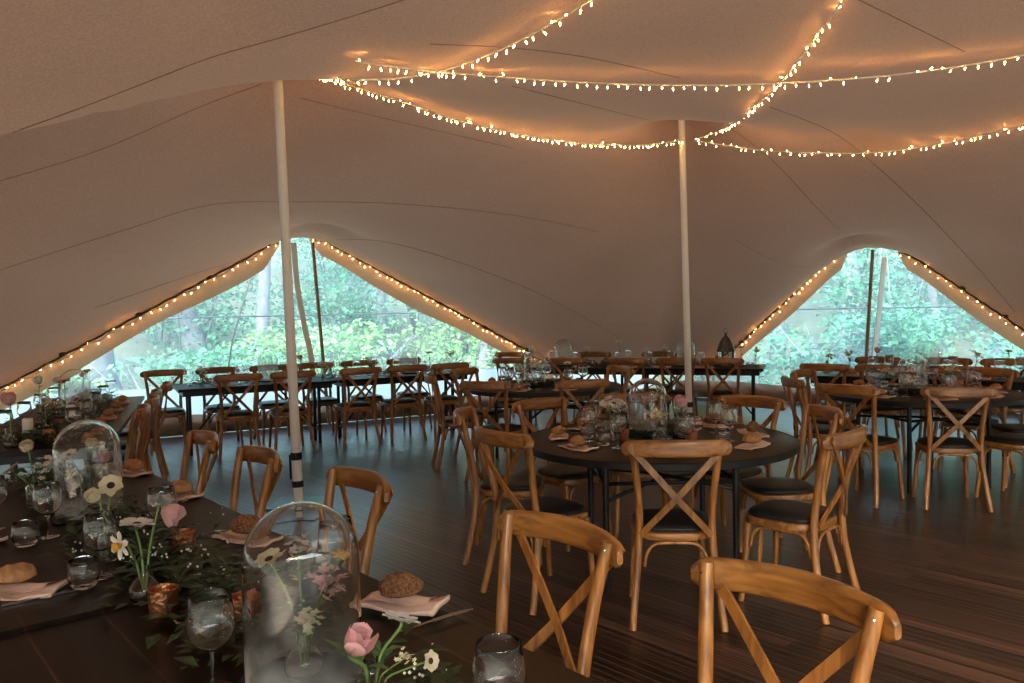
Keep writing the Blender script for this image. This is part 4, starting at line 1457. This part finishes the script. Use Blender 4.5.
def bloom(kind, t, p, d, s, col):
    """flower head of width about 2s at p looking along d, as parts of t"""
    X = orient(p, d)
    b = MB()
    if kind == 'ranunculus':
        b.lathe([(0.0, -0.1 * s), (0.5 * s, 0.0), (0.72 * s, 0.35 * s), (0.5 * s, 0.72 * s), (0.0, 0.78 * s)], 14, X)
        for ring, (n, r0, L, W, e0, bd) in enumerate(((7, 0.14, 1.25, 0.95, 0.35, 1.6), (6, 0.12, 1.15, 0.85, 0.55, 1.7), (6, 0.10, 1.05, 0.7, 0.8, 1.5), (5, 0.06, 0.95, 0.5, 1.0, 1.3))):
            for k in range(n):
                petal_into(b, X, 2 * PI * (k + 0.4 * ring) / n + R.uniform(-.12, .12), r0 * s, L * s * R.uniform(.92, 1.08), W * s, e0, bd, 0.02 * s)
        b.build('petals', col, t)
        e = MB(); e.lathe([(0.0, 0.86 * s), (0.14 * s, 0.84 * s), (0.16 * s, 0.78 * s)], 10, X); e.build('flower_centre', 'leaf2', t)
    elif kind == 'anemone':
        for ring, (n, L, e0) in enumerate(((6, 1.0, 0.42), (6, 0.92, 0.62))):
            for k in range(n):
                petal_into(b, X, 2 * PI * (k + 0.5 * ring) / n + R.uniform(-.1, .1), 0.12 * s, L * s * R.uniform(.93, 1.06), 0.72 * s, e0, -0.55, 0.03 * s)
        b.build('petals', col, t)
        e = MB(); e.lathe([(0.30 * s, 0.05 * s), (0.34 * s, 0.14 * s), (0.2 * s, 0.24 * s), (0.0, 0.27 * s)], 12, X); e.build('flower_centre', 'eye', t)
    elif kind == 'daffodil':
        for k in range(6):
            petal_into(b, X, 2 * PI * k / 6 + R.uniform(-.1, .1), 0.1 * s, 1.0 * s, 0.5 * s, 0.15, -0.1, 0.02 * s)
        b.build('petals', col, t)
        e = MB(); e.lathe([(0.16 * s, 0.0), (0.25 * s, 0.2 * s), (0.28 * s, 0.42 * s), (0.36 * s, 0.52 * s), (0.33 * s, 0.5 * s), (0.22 * s, 0.2 * s), (0.0, 0.08 * s)], 16, X); e.build('trumpet', 'yellow', t)
    elif kind == 'tulip':
        for ring, n in enumerate((4, 4, 3)):
            for k in range(n):
                petal_into(b, X, 2 * PI * (k + 0.5 * ring) / n + R.uniform(-.15, .15), 0.1 * s, (1.55 - 0.1 * ring) * s * R.uniform(.9, 1.1), 1.0 * s, 0.75 + 0.25 * ring, 0.85 - 0.1 * ring, 0.04 * s)
        b.build('petals', col, t)
    else:                                                          # spray of small blossoms
        for k in range(22):
            q = Vector(p) + Vector((R.gauss(0, .45), R.gauss(0, .45), R.gauss(0.1, .35))) * s
            Y = orient(q, (R.gauss(0, .6), R.gauss(0, .6), 1))
            for m in range(5):
                petal_into(b, Y, 2 * PI * m / 5, 0.02 * s, 0.34 * s, 0.28 * s, 0.4, -0.3, 0, 2, 2)
        b.build('petals', col, t)

def flower(kind, label, foot, head, s, col, look=None, leaves=1, name=None, sr=0.0032):
    foot, head = Vector(foot), Vector(head)
    t = thing(name or {'ranunculus': 'ranunculus', 'anemone': 'anemone', 'daffodil': 'daffodil', 'tulip': 'tulip', 'spray': 'blossom_spray'}[kind], label, 'flower', tuple(foot))
    d = Vector(look) if look else Vector(((head - foot).x, (head - foot).y, abs(head.z - foot.z))).normalized() + Vector((0, -0.3, 0))
    d.normalize()
    h = head - foot
    mid = Vector((h.x * 0.35, h.y * 0.35, h.z * 0.62))
    pts = catmull([(0, 0, 0), tuple(mid * 0.55), tuple(mid), tuple(h - d * s * 0.35), tuple(h)], 4)
    MB().tube(pts, sr, 7).build('stem', 'stem', t)
    bloom(kind, t, h, d, s, col)
    if leaves:
        b = MB()
        for k in range(leaves * 4):
            q = pts[R.randrange(len(pts) // 3, len(pts) - 4)]
            a = R.uniform(0, 2 * PI)
            b.leafcard(q, (math.cos(a), math.sin(a), R.uniform(0.1, 0.9)), (0, 0, 1), R.uniform(0.5, 1.0) * (0.03 + s * 0.9), 0.012 + 0.25 * s)
        b.build('leaves', 'leaf2', t, smooth=False)
    return t

def garland(label, f, n0, n1, dens, width, skip=(), white=0.12, size=0.06):
    """loose garland along f(s), lying on the table; skip = (point, radius) kept free for the things standing in it"""
    b, w_ = MB(), MB()
    t = thing('greenery_garland', label, 'garland', (0, 0, 0))
    t['kind'] = 'stuff'
    for k in range(int((n1 - n0) * dens)):
        s = R.uniform(n0, n1); n = R.gauss(0, width)
        p = f(s, n)
        if any((Vector((p.x, p.y)) - Vector(c[:2])).length < r for c, r in skip):
            continue
        z = TOP + 0.012 + abs(R.gauss(0, 0.028)) * (1.4 - min(1, abs(n) / (2 * width)))
        a = R.uniform(0, 2 * PI)
        L = size * R.uniform(0.55, 1.3)
        if any((Vector((p.x + math.cos(a) * L, p.y + math.sin(a) * L)) - Vector(c[:2])).length < r for c, r in skip):
            continue
        b.leafcard((p.x, p.y, z), (math.cos(a), math.sin(a), R.uniform(-0.1, 0.5)), (0, 0, 1), L, L * R.uniform(0.35, 0.6))
        if R.random() < white:
            c0 = Vector((p.x, p.y, z + R.uniform(0.01, 0.04)))
            for m in range(3):
                w_.lathe([(0.0, -0.004), (0.004, 0.0), (0.0, 0.004)], 5, Matrix.Translation(c0 + Vector((R.gauss(0, .01), R.gauss(0, .01), R.gauss(0, .006)))))
    main = [f(n0 + (n1 - n0) * k / 24, 0.02 * math.sin(k)) for k in range(25)]
    kept = [(p.x, p.y, TOP + 0.012) for p in main]
    b.build('leaves', 'leaf', t, smooth=False)
    if w_.v:
        w_.build('tiny_blossoms', 'white', t)
    return t

def moss_ring(label, c, r):
    b = MB()
    def g(u, v):
        a, e = 2 * PI * u, PI * (v - 0.1)
        k = 1 + 0.2 * math.sin(7 * a + 3 * e) + 0.12 * math.sin(19 * a + 5 * e)
        rr = r + 0.024 * math.cos(e) * k
        return (c.x + rr * math.cos(a), c.y + rr * math.sin(a), max(TOP + 0.001, TOP + 0.012 + 0.032 * math.sin(e) * k))
    b.grid(g, 60, 8)
    for k in range(420):
        a = R.uniform(0, 2 * PI)
        rr = r + R.uniform(-0.005, 0.04)
        b.leafcard((c.x + rr * math.cos(a), c.y + rr * math.sin(a), TOP + R.uniform(0.01, 0.04)), (math.cos(a) + R.gauss(0, .6), math.sin(a) + R.gauss(0, .6), R.uniform(0.0, 0.8)), (0, 0, 1), R.uniform(0.02, 0.045), 0.014)
    return tag(b.build('moss_wreath', 'moss', smooth=False), label, 'wreath')

DIRS = lambda v: math.atan2(v[1], v[0])
def wine(label, p, group): return put('wine', make_wine, label, (p[0], p[1], TOP), R.uniform(0, 6), group, R.uniform(0.97, 1.03))
def tumbler(label, p, group): return put('tumbler', make_tumbler, label, (p[0], p[1], TOP), R.uniform(0, 6), group)
def napkin(label, p, rz, group, s=1.0): return put('napkin', make_napkin, label, (p[0], p[1], TOP), rz, group, s)
def bread(kind, label, p, rz, group, s=1.0): return put('bread' + kind, lambda: make_bread(kind), label, (p[0], p[1], TOP + 0.019), rz, group, s)

# ------------------------------------------------------------------ the foremost tables
GW, GT, GN, GB = 'wine glasses on the foremost tables', 'tumblers on the foremost tables', 'napkins on the foremost tables', 'bread rolls on the foremost tables'
S = lambda x, y: spot(x, y, TZ)
for lab, px in (('wine glass in front of the farther large dome at its left edge', (49, 537)), ('wine glass under the cream ranunculus, before the farther large dome', (102, 577)),
                ('wine glass behind the pink bloom at the far table edge', (163, 544)), ('wine glass standing before the nearest dome at its left side', (213, 690)),
                ('wine glass cut by the bottom of the picture at the table edge', (501, 752)), ('wine glass seen through the nearest dome', (338, 588)), ('wine glass half cut by the left border of the picture', (-6, 530))):
    wine(lab, S(*px), GW)
for lab, px in (('tumbler beside the first wine glass near the left border', (26, 546)), ('tumbler in front of the glass under the cream ranunculus', (84, 588)), ('tumbler seen through the nearest dome', (300, 578))):
    tumbler(lab, S(*px), GT)
tz = DIRS(TD)
for lab, px, br, off, rz in (('at the place between the cream pole and the nearest dome', (246, 539), 'seeded', 0.0, 0.35), ('right of the nearest dome by the table edge', (402, 606), 'seeded', -0.015, 0.5),
                             ('beside the tumbler at the left border', (18, 594), 'plain', -0.05, 0.9), ('behind the small pink bloom, below the chair row', (178, 497), 'plain', 0.02, 0.2),
                             ('at the far end of the foremost tables', (133, 474), 'plain', 0.0, 0.1), ('in the shade at the left border behind the tumbler', (-22, 541), 'plain', 0.0, 0.2)):
    p = S(*px)
    napkin(f'blush napkin {lab}', p, tz + rz, GN, 1.0)
    q = p + Vector((TD.x, TD.y, 0)) * off
    bread(br, f'{"dark seeded" if br == "seeded" else "golden"} bread roll {lab}', q, tz + rz + 0.8, GB)
def cutlery(kind, mk, lab, px, rz, grp):
    p = S(*px)
    o = put(kind, mk, lab, (p.x, p.y, TOP), rz, grp)
    return o
across = DIRS(TN)
cutlery('knife', make_knife, 'steel knife lying beside the napkin past the nearest dome', (398, 634), across - PI / 2, 'cutlery')
cutlery('knife', make_knife, 'steel knife along the table seam at the left border', (2, 607), across - PI / 2, 'cutlery')
cutlery('fork', make_fork, 'steel fork beside the tumbler at the left border', (52, 590), across - PI / 2 + 0.3, 'cutlery')
cutlery('fork', make_fork, 'steel fork beside the napkin before the cream pole', (182, 541), across - PI / 2 + 0.1, 'cutlery')

k2, k1 = S(305, 683), S(90, 517)
put('dome', make_dome(), 'largest glass dome, nearest the camera, misted low down', (k2.x, k2.y, TOP), 0, 'glass domes')
put('dome', make_dome(), 'large misted glass dome farther along the foremost tables', (k1.x, k1.y, TOP), 1.3, 'glass domes')
def inside(c, items, vlabel, s=1.0):
    put('vase', make_vase, vlabel, (c.x, c.y, TOP + 0.0155), 0, 'bud vases', 0.9)
    for kind, lab, dx, dy, z, sz, col in items:
        flower(kind, lab, (c.x + dx * 0.06, c.y + dy * 0.06, TOP + 0.03), (c.x + dx, c.y + dy, TZ + z), sz, col, leaves=1, sr=0.0022)
inside(k2, (('anemone', 'pale yellow bloom high inside the nearest dome', -0.062, -0.01, 0.262, 0.027, 'cream'), ('spray', 'white blossom spray at the back inside the nearest dome', -0.02, 0.045, 0.27, 0.03, 'white'),
            ('spray', 'blush blossom spray inside the nearest dome', 0.05, 0.02, 0.20, 0.04, 'pink'), ('spray', 'low cream sprig inside the nearest dome', 0.02, -0.05, 0.15, 0.034, 'cream'),
            ('daffodil', 'small yellow bloom at the side inside the nearest dome', 0.075, 0.03, 0.255, 0.02, 'yellow')), 'little glass vase inside the nearest dome')
inside(k1, (('anemone', 'pale yellow bloom inside the farther large dome', -0.055, -0.03, 0.245, 0.032, 'cream'), ('ranunculus', 'cream bloom at the top inside the farther large dome', 0.02, 0.0, 0.27, 0.03, 'cream'),
            ('ranunculus', 'dusky pink bloom inside the farther large dome', 0.045, 0.03, 0.21, 0.03, 'pink'), ('daffodil', 'yellow bloom low inside the farther large dome', -0.06, -0.01, 0.16, 0.026, 'cream')), 'little glass vase inside the farther large dome')
p = S(86, 522) + Vector((0.055, 0.03, 0))
v1 = S(145, 600)
put('vase', make_vase, 'round glass bud vase with daffodil and pink bloom', (v1.x, v1.y, TOP), 0, 'bud vases')
def headat(px, py, depth): return atdepth(px, py, depth)
vb = lambda v: (v.x, v.y, TOP + 0.012)
flower('daffodil', 'white daffodil with a yellow trumpet in the round bud vase', vb(v1), headat(121, 545, v1.y - 0.06), 0.036, 'white', look=(-0.45, -0.85, -0.05))
flower('anemone', 'white open bloom seen edge-on above the round bud vase', vb(v1), headat(137, 526, v1.y), 0.042, 'white', look=(0.1, 0.05, 1))
flower('tulip', 'pink drooping bloom leaning from the round bud vase', vb(v1), headat(163, 509, v1.y + 0.06), 0.040, 'pink', look=(0.8, -0.25, -0.35))
v2 = S(108, 560)
put('jar', make_jar, 'clear jar of cream blooms right before the farther large dome', (v2.x, v2.y, TOP), 0, 'glass jars', 0.8)
flower('ranunculus', 'cream ranunculus with a green eye in the clear jar', vb(v2), headat(97, 498, v2.y - 0.02), 0.030, 'cream', look=(-0.35, -0.75, 0.6))
flower('anemone', 'cream anemone with a black eye in the clear jar', vb(v2), headat(111, 486, v2.y + 0.02), 0.036, 'cream', look=(0.25, -0.75, 0.65))
v3 = S(372, 706)
put('vase', make_vase, 'bud vase at the bottom of the picture right of the nearest dome', (v3.x, v3.y, TOP), 0, 'bud vases')
flower('tulip', 'pink opening bloom in front of the nearest dome', vb(v3), headat(352, 652, v3.y - 0.06), 0.040, 'pink', look=(0.42, -0.35, 0.75), sr=0.004)
flower('anemone', 'white anemone seen from the side at the bottom of the picture', vb(v3), headat(401, 622, v3.y + 0.02), 0.036, 'white', look=(0.25, 0.25, 1), leaves=2)
flower('anemone', 'small cream bloom at the end of a curved stem near the bottom edge', vb(v3), headat(430, 661, v3.y - 0.02), 0.018, 'cream', look=(0.7, -0.6, 0.3), leaves=0, sr=0.002)
flower('spray', 'tiny cream buds between the white anemone and the small cream bloom', vb(v3), headat(404, 658, v3.y), 0.016, 'cream', leaves=0, sr=0.0016)
v4 = S(36, 506)
put('jar', make_jar, 'glass jar of greenery and yellow bloom left of the farther large dome', (v4.x, v4.y, TOP), 0, 'glass jars', 0.9)
flower('ranunculus', 'yellow cream bloom standing tall left of the farther large dome', vb(v4), headat(28, 450, v4.y - 0.04), 0.034, 'cream', leaves=3)
flower('spray', 'leafy sprig of tiny blossoms left of the farther large dome', vb(v4), headat(48, 468, v4.y), 0.045, 'white', leaves=4)
flower('anemone', 'blush bloom low at the left border by the farther large dome', vb(v4), headat(12, 470, v4.y + 0.02), 0.034, 'pink', leaves=3)
for cup, lab, px in (('copper', 'copper candle holder in front of the round bud vase', (164, 619)), ('copper', 'copper candle holder behind the pink drooping bloom', (184, 556)), ('copper', 'copper candle holder between the left wine glass and the nearest dome', (243, 628))):
    put('votive' + cup, make_votive(cup), lab, (S(*px).x, S(*px).y, TOP), R.uniform(0, 6), 'copper candle holders')
for lab, px, col in (('loose pink petal curled on the boards before the nearest dome', (191, 626), 'pink'), ('loose coral petal beside the copper candle holder', (183, 592), 'pink'), ('loose white petal at the left side of the nearest dome', (222, 580), 'white')):
    p = S(*px)
    b = MB()
    petal_into(b, Matrix.Translation((p.x, p.y, TOP + 0.0012)), R.uniform(0, 6), 0.0, 0.05, 0.04, 0.25, 0.4, 0.003)
    b.f += [tuple(reversed(q)) for q in b.f[:0]]
    tag(b.build('petal', col), label=lab, cat='petal')
skips = [(k1, 0.15), (k2, 0.15), (v1, 0.06), (v2, 0.05), (v3, 0.06), (v4, 0.05)] + [(S(*q), 0.05) for q in ((49, 537), (102, 577), (163, 544), (213, 690), (30, 541), (84, 588), (164, 619), (184, 556), (243, 628), (300, 578), (338, 588))]
garland('leafy garland with tiny white blossoms down the middle of the foremost tables', lambda s, n: T12(s, n), -4.35, -0.9, 900, 0.085, skips, 0.05, 0.06)
# ------------------------------------------------------------------ garland table under the sloping hem
def tall_flower(kind, lab, c, h, s, col, lean=(0, 0)):
    return flower(kind, lab, (c[0], c[1], TOP + 0.012), (c[0] + lean[0], c[1] + lean[1], TZ + h), s, col, leaves=2)
kd = T3(2.0, -0.02)
put('domefar', make_dome(0.36, 0.115, 'domefar'), 'misted glass dome on the garland table', (kd.x, kd.y, TOP), 0, 'glass domes')
sk = [(kd, 0.14)]
oz = DIRS(A3)
ol = ('first', 'second', 'third', 'fourth', 'fifth', 'sixth', 'seventh', 'eighth')
for k, s in enumerate((0.28, 0.85, 1.42, 2.0, 2.6)):
    p = T3(s, 0.28)
    napkin(f'blush napkin, {ol[k]} along the chair side of the garland table', p, oz + 0.1, 'napkins on the garland table')
    bread('plain', f'golden bread roll, {ol[k]} along the chair side of the garland table', p, oz + 0.5, 'bread rolls on the garland table')
    w_ = T3(s + 0.20, 0.17); wine(f'wine glass, {ol[k]} along the chair side of the garland table', w_, 'wine glasses on the garland table'); sk.append((w_, 0.05))
    w_ = T3(s + 0.08, 0.14); tumbler(f'tumbler, {ol[k]} along the chair side of the garland table', w_, 'tumblers on the garland table'); sk.append((w_, 0.05))
for k, s in enumerate((0.5, 1.1, 1.7, 2.3)):
    w_ = T3(s, -0.22); wine(f'wine glass, {ol[k]} along the tent side of the garland table', w_, 'wine glasses on the garland table'); sk.append((w_, 0.05))
for k, (s, n, kind, h, sz, col, nm) in enumerate(((0.15, -0.12, 'ranunculus', 0.27, 0.055, 'pink', 'large pink'), (0.55, 0.0, 'spray', 0.24, 0.05, 'white', 'white'), (0.95, -0.1, 'ranunculus', 0.33, 0.04, 'white', 'tall cream'),
                                                  (1.35, 0.0, 'anemone', 0.30, 0.045, 'pink', 'pale pink'), (1.75, -0.10, 'ranunculus', 0.27, 0.04, 'white', 'white'), (2.35, 0.03, 'anemone', 0.31, 0.04, 'white', 'white'), (2.8, -0.05, 'ranunculus', 0.25, 0.035, 'pink', 'rosy'))):
    c = T3(s, n)
    put('vase', make_vase, f'bud vase, {ol[k]} from the near end of the garland table', (c.x, c.y, TOP), 0, 'bud vases')
    tall_flower(kind, f'{nm} bloom in the bud vase, {ol[k]} from the near end of the garland table', c, h, sz, col)
    sk.append((c, 0.055))
for k, (s, n) in enumerate(((0.42, -0.08), (1.18, 0.06))):
    c = T3(s, n); put('pillar', make_pillar, f'white pillar candle, {ol[k]} from the near end of the garland table', (c.x, c.y, TOP), 0, 'pillar candles'); sk.append((c, 0.045))
for k, (s, n) in enumerate(((0.26, 0.06), (0.80, 0.04), (1.55, 0.05))):
    c = T3(s, n); put('votivecopper', make_votive('copper'), f'copper candle holder, {ol[k]} from the near end of the garland table', (c.x, c.y, TOP), 0, 'copper candle holders'); sk.append((c, 0.05))
garland('thick dark garland along the garland table', T3, 0.05, 3.1, 900, 0.10, sk, 0.06, 0.075)

# ------------------------------------------------------------------ round tables
def on_round(c, a, r):        # a = degrees, 0 towards the camera, growing towards the hillside
    return Vector((c.x - r * math.sin(rad(a)), c.y - r * math.cos(rad(a))))
def seat_set(c, a, where, group, full=True, br='plain', cut=False):
    p = on_round(c, a, 0.575)
    rz = math.atan2((c - p).y, (c - p).x) - PI / 2
    napkin(f'blush napkin {where}', p, rz + R.uniform(-0.15, 0.15), 'napkins ' + group)
    bread(br, f'{"seeded" if br == "seeded" else "golden"} bread roll {where}', p, rz + R.uniform(0, 3), 'bread rolls ' + group)
    w_ = on_round(c, a - 17, 0.41); wine(f'wine glass {where}', w_, 'wine glasses ' + group)
    w2 = on_round(c, a - 1, 0.40); tumbler(f'tumbler {where}', w2, 'tumblers ' + group)
    if cut:
        q = on_round(c, a + 15, 0.66)
        put('fork', make_fork, f'fork {where}', (q.x, q.y, TOP), rz, 'cutlery')
    return [(w_, 0.05), (w2, 0.05)]
sk = []
for a, where, br in ((5, 'before the chair with full crossed back, middle round table', 'plain'), (58, 'before the chair nearest the dark leg, middle round table', 'plain'), (98, 'before the edge-on chair, middle round table', 'plain'),
                     (137, 'before the chair facing us, middle round table', 'plain'), (185, 'behind the dome on the middle round table', 'plain'), (228, 'before the chair beside the second pole, middle round table', 'seeded'),
                     (266, 'at the side window edge of the middle round table', 'seeded'), (308, 'before the profile chair at the middle round table', 'plain')):
    sk += seat_set(TC, a, where, 'on the middle round table', br=br, cut=True)
c = TC + Vector((-0.03, 0.13)); kc = Vector((c.x, c.y, 0))
put('domemid', make_dome(0.34, 0.112, 'dome'), 'glass dome with a dark wreath in the centre of the middle round table', (kc.x, kc.y, TOP), 0, 'glass domes')
moss_ring('dark leafy wreath round the dome on the middle round table', kc, 0.155)
inside(kc, (('spray', 'brown and blush sprig inside the middle table dome', -0.01, 0.0, 0.2, 0.04, 'pink'), ('spray', 'pale sprig inside the middle table dome', 0.04, 0.02, 0.24, 0.03, 'cream')), 'little glass vase inside the middle table dome')
def posy(c, kind, lab, h, sz, col, vlab, jar=False):
    put('jar' if jar else 'vase', make_jar if jar else make_vase, vlab, (c[0], c[1], TOP), 0, 'glass jars' if jar else 'bud vases', 0.9 if jar else 1.0)
    tall_flower(kind, lab, c, h, sz, col)
posy(TC + Vector((-0.27, -0.02)), 'spray', 'white and green blossom in the jar on the middle round table', 0.20, 0.07, 'white', 'clear jar holding white blossom on the middle round table', True)
posy(TC + Vector((0.135, -0.03)), 'ranunculus', 'big pink ranunculus beside the dome on the middle round table', 0.19, 0.052, 'pink', 'bud vase of the big pink ranunculus on the middle round table')
posy(TC + Vector((-0.02, -0.20)), 'spray', 'leafy pale sprig in front of the dome on the middle round table', 0.15, 0.045, 'cream', 'bud vase of the leafy sprig on the middle round table')
for lab, d in (('small terracotta pot left of the middle table dome', (-0.20, -0.05)), ('small terracotta pot below the big pink ranunculus', (0.17, -0.17))):
    put('votiveclay', make_votive('clay'), lab, (TC.x + d[0], TC.y + d[1], TOP), 0, 'terracotta pots', 0.8)

for a, where in ((26, 'at the hillside half, rear round table'), (-19, 'before the centre chair, rear round table'), (-64, 'nearest the middle table dome, rear round table'),
                 (71, 'before the chair standing clear, rear round table'), (116, 'before the chair facing us, rear round table'), (161, 'at the corner side, rear round table'), (206, 'deepest under the corner, rear round table')):
    seat_set(T2C, a, where, 'on the rear round table')
c = T2C + Vector((-0.07, 0.0)); kc = Vector((c.x, c.y, 0))
put('domemid', make_dome(0.34, 0.112, 'dome'), 'glass dome in the centre of the rear round table', (kc.x, kc.y, TOP), 0, 'glass domes')
moss_ring('dark leafy wreath round the dome on the rear round table', kc, 0.155)
inside(kc, (('spray', 'pale sprig inside the rear round table dome', 0.02, 0.0, 0.22, 0.045, 'cream'),), 'little glass vase inside the rear round table dome')
posy(T2C + Vector((-0.22, -0.14)), 'spray', 'pale green sprig before the dome on the rear round table', 0.17, 0.05, 'cream', 'clear jar of pale sprig on the rear round table', True)
posy(T2C + Vector((0.25, -0.1)), 'anemone', 'white anemone beside the dome on the rear round table', 0.22, 0.04, 'white', 'bud vase of the white anemone on the rear round table')

for a, where in ((13, 'before the crossed chair back, side window round table'), (58, 'before the slantwise chair, side window round table'), (103, 'before the edge-on chair, side window round table'), (147, 'towards the corner, side window round table'),
                 (193, 'at the window side, side window round table'), (238, 'before the dark chair, side window round table'), (283, 'at the picture edge, side window round table'), (328, 'before the cut off chair, side window round table')):
    seat_set(T3C, a, where, 'on the side window round table')
c = T3C + Vector((-0.06, 0.0)); kc = Vector((c.x, c.y, 0))
put('domemid', make_dome(0.34, 0.112, 'dome'), 'glass dome in the centre of the side window round table', (kc.x, kc.y, TOP), 0, 'glass domes')
moss_ring('dark leafy wreath round the dome on the side window round table', kc, 0.165)
inside(kc, (('spray', 'dark sprig inside the side window round table dome', 0.0, 0.0, 0.22, 0.05, 'white'),), 'little glass vase inside the side window round table dome')
posy(T3C + Vector((-0.28, 0.05)), 'spray', 'white sprig at the hillside half of the side window round table', 0.17, 0.05, 'white', 'clear jar of white sprig on the side window round table', True)
posy(T3C + Vector((0.22, -0.08)), 'spray', 'cream sprig beside the dome on the side window round table', 0.18, 0.055, 'cream', 'clear jar of cream sprig on the side window round table', True)

# ------------------------------------------------------------------ far long tables
def far_table(T, near, far, name, ref, blooms, domes, L):
    sk = []
    def clear(s):
        for c, _ in domes:
            if abs(s - c) < 0.2:
                return c + (0.21 if s >= c else -0.21)
        return s
    for k, s in enumerate(near):
        p = T(s, -0.27)
        rz = DIRS(T(1, 0) - T(0, 0))
        napkin(f'napkin, {ol[k]} from {ref} on the near side of the {name}', p, rz, f'napkins on the {name}')
        bread('plain', f'bread roll, {ol[k]} from {ref} on the near side of the {name}', p, rz, f'bread rolls on the {name}')
        q = T(clear(s + 0.18), -0.16); wine(f'wine glass, {ol[k]} from {ref} on the near side of the {name}', q, f'wine glasses on the {name}'); sk.append((q, 0.05))
        q = T(clear(s - 0.10), -0.10); tumbler(f'tumbler, {ol[k]} from {ref} on the near side of the {name}', q, f'tumblers on the {name}'); sk.append((q, 0.05))
    for k, s in enumerate(far):
        p = T(s, 0.27)
        napkin(f'napkin, {ol[k]} from {ref} on the window side of the {name}', p, DIRS(T(1, 0) - T(0, 0)), f'napkins on the {name}')
        bread('plain', f'bread roll, {ol[k]} from {ref} on the window side of the {name}', p, R.uniform(0, 3), f'bread rolls on the {name}')
        q = T(clear(s - 0.18), 0.16); wine(f'wine glass, {ol[k]} from {ref} on the window side of the {name}', q, f'wine glasses on the {name}'); sk.append((q, 0.05))
    for k, (s, lab) in enumerate(domes):
        c = T(s, 0); put('domefar', make_dome(0.36, 0.115, 'domefar'), lab, (c.x, c.y, TOP), 0, 'glass domes'); sk.append((c, 0.14))
    for k, (s, n, kind, h, sz, col, nm) in enumerate(blooms):
        c = T(s, n)
        put('vase', make_vase, f'bud vase, {ol[k]} from {ref} on the {name}', (c.x, c.y, TOP), 0, 'bud vases')
        tall_flower(kind, f'{nm} bloom, {ol[k]} from {ref} on the {name}', c, h, sz, col, (R.uniform(-.03, .03), R.uniform(-.03, .03)))
        sk.append((c, 0.055))
    garland(f'dark garland along the {name}', T, 0.15, L - 0.15, 260, 0.07, sk, 0.05, 0.085)
far_table(T5, (0.5, 1.1, 1.85, 2.45, 3.05), (0.35, 0.9, 1.5, 2.05, 2.6, 3.1), 'hillside window table', 'the garland table',
          ((0.30, 0.0, 'spray', 0.16, 0.06, 'white', 'white'), (1.42, 0.05, 'ranunculus', 0.24, 0.045, 'pink', 'pale pink'), (1.66, 0.04, 'spray', 0.17, 0.06, 'white', 'white'), (2.25, 0.0, 'spray', 0.19, 0.06, 'white', 'small white'), (3.05, 0.02, 'anemone', 0.24, 0.04, 'white', 'white'), (3.3, 0.0, 'spray', 0.22, 0.06, 'white', 'pale')),
          ((1.02, 'misted glass dome on the hillside window table, nearer the garland table'), (2.75, 'misted glass dome on the hillside window table, nearer the tent corner')), 3.42)
far_table(T6, (0.72, 1.25, 1.65, 2.3, 2.9), (0.6, 1.2, 1.95, 2.9), 'corner table', 'the lantern',
          ((0.12, 0.05, 'spray', 0.20, 0.055, 'white', 'white leafy'), (0.28, -0.02, 'anemone', 0.24, 0.04, 'white', 'white'), (1.28, 0.0, 'spray', 0.22, 0.05, 'white', 'leafy white'), (1.52, 0.05, 'spray', 0.20, 0.05, 'white', 'small pale'), (1.85, 0.0, 'anemone', 0.31, 0.045, 'white', 'tall white'), (2.3, 0.0, 'ranunculus', 0.20, 0.05, 'cream', 'cream'), (3.05, 0.0, 'spray', 0.22, 0.05, 'white', 'pale')),
          ((0.98, 'misted glass dome on the corner table, close to the second cream pole'), (2.62, 'misted glass dome on the corner table under the end of the sloping hem')), 3.25)
far_table(T4, (0.45, 1.0, 1.6), (0.9, 1.5, 2.1), 'side window table', 'the corner',
          ((0.12, 0.0, 'spray', 0.19, 0.05, 'cream', 'dark leafy'), (0.34, 0.05, 'spray', 0.21, 0.05, 'white', 'leafy pale'), (0.62, 0.0, 'ranunculus', 0.24, 0.042, 'pink', 'pink'), (1.55, 0.03, 'spray', 0.22, 0.05, 'white', 'small white'), (1.85, 0.0, 'anemone', 0.26, 0.035, 'pink', 'dusky'), (2.2, 0.0, 'spray', 0.22, 0.06, 'cream', 'cream')),
          ((1.12, 'misted glass dome on the side window table before the white strap'),), 2.5)
tag(put('votiveamber', make_votive('amber'), 'glowing amber candle holder at the foot of the pewter lantern', tuple(T6(0.70, -0.05)) + (TOP,), 0))
fb = MB(); fb.lathe([(0.0, 0.0), (0.004, 0.005), (0.005, 0.012), (0.002, 0.022), (0.0, 0.028)], 8)
fl = fb.build('flame', 'flame', PROTO['votiveamber'], loc=(0, 0, 0.05))
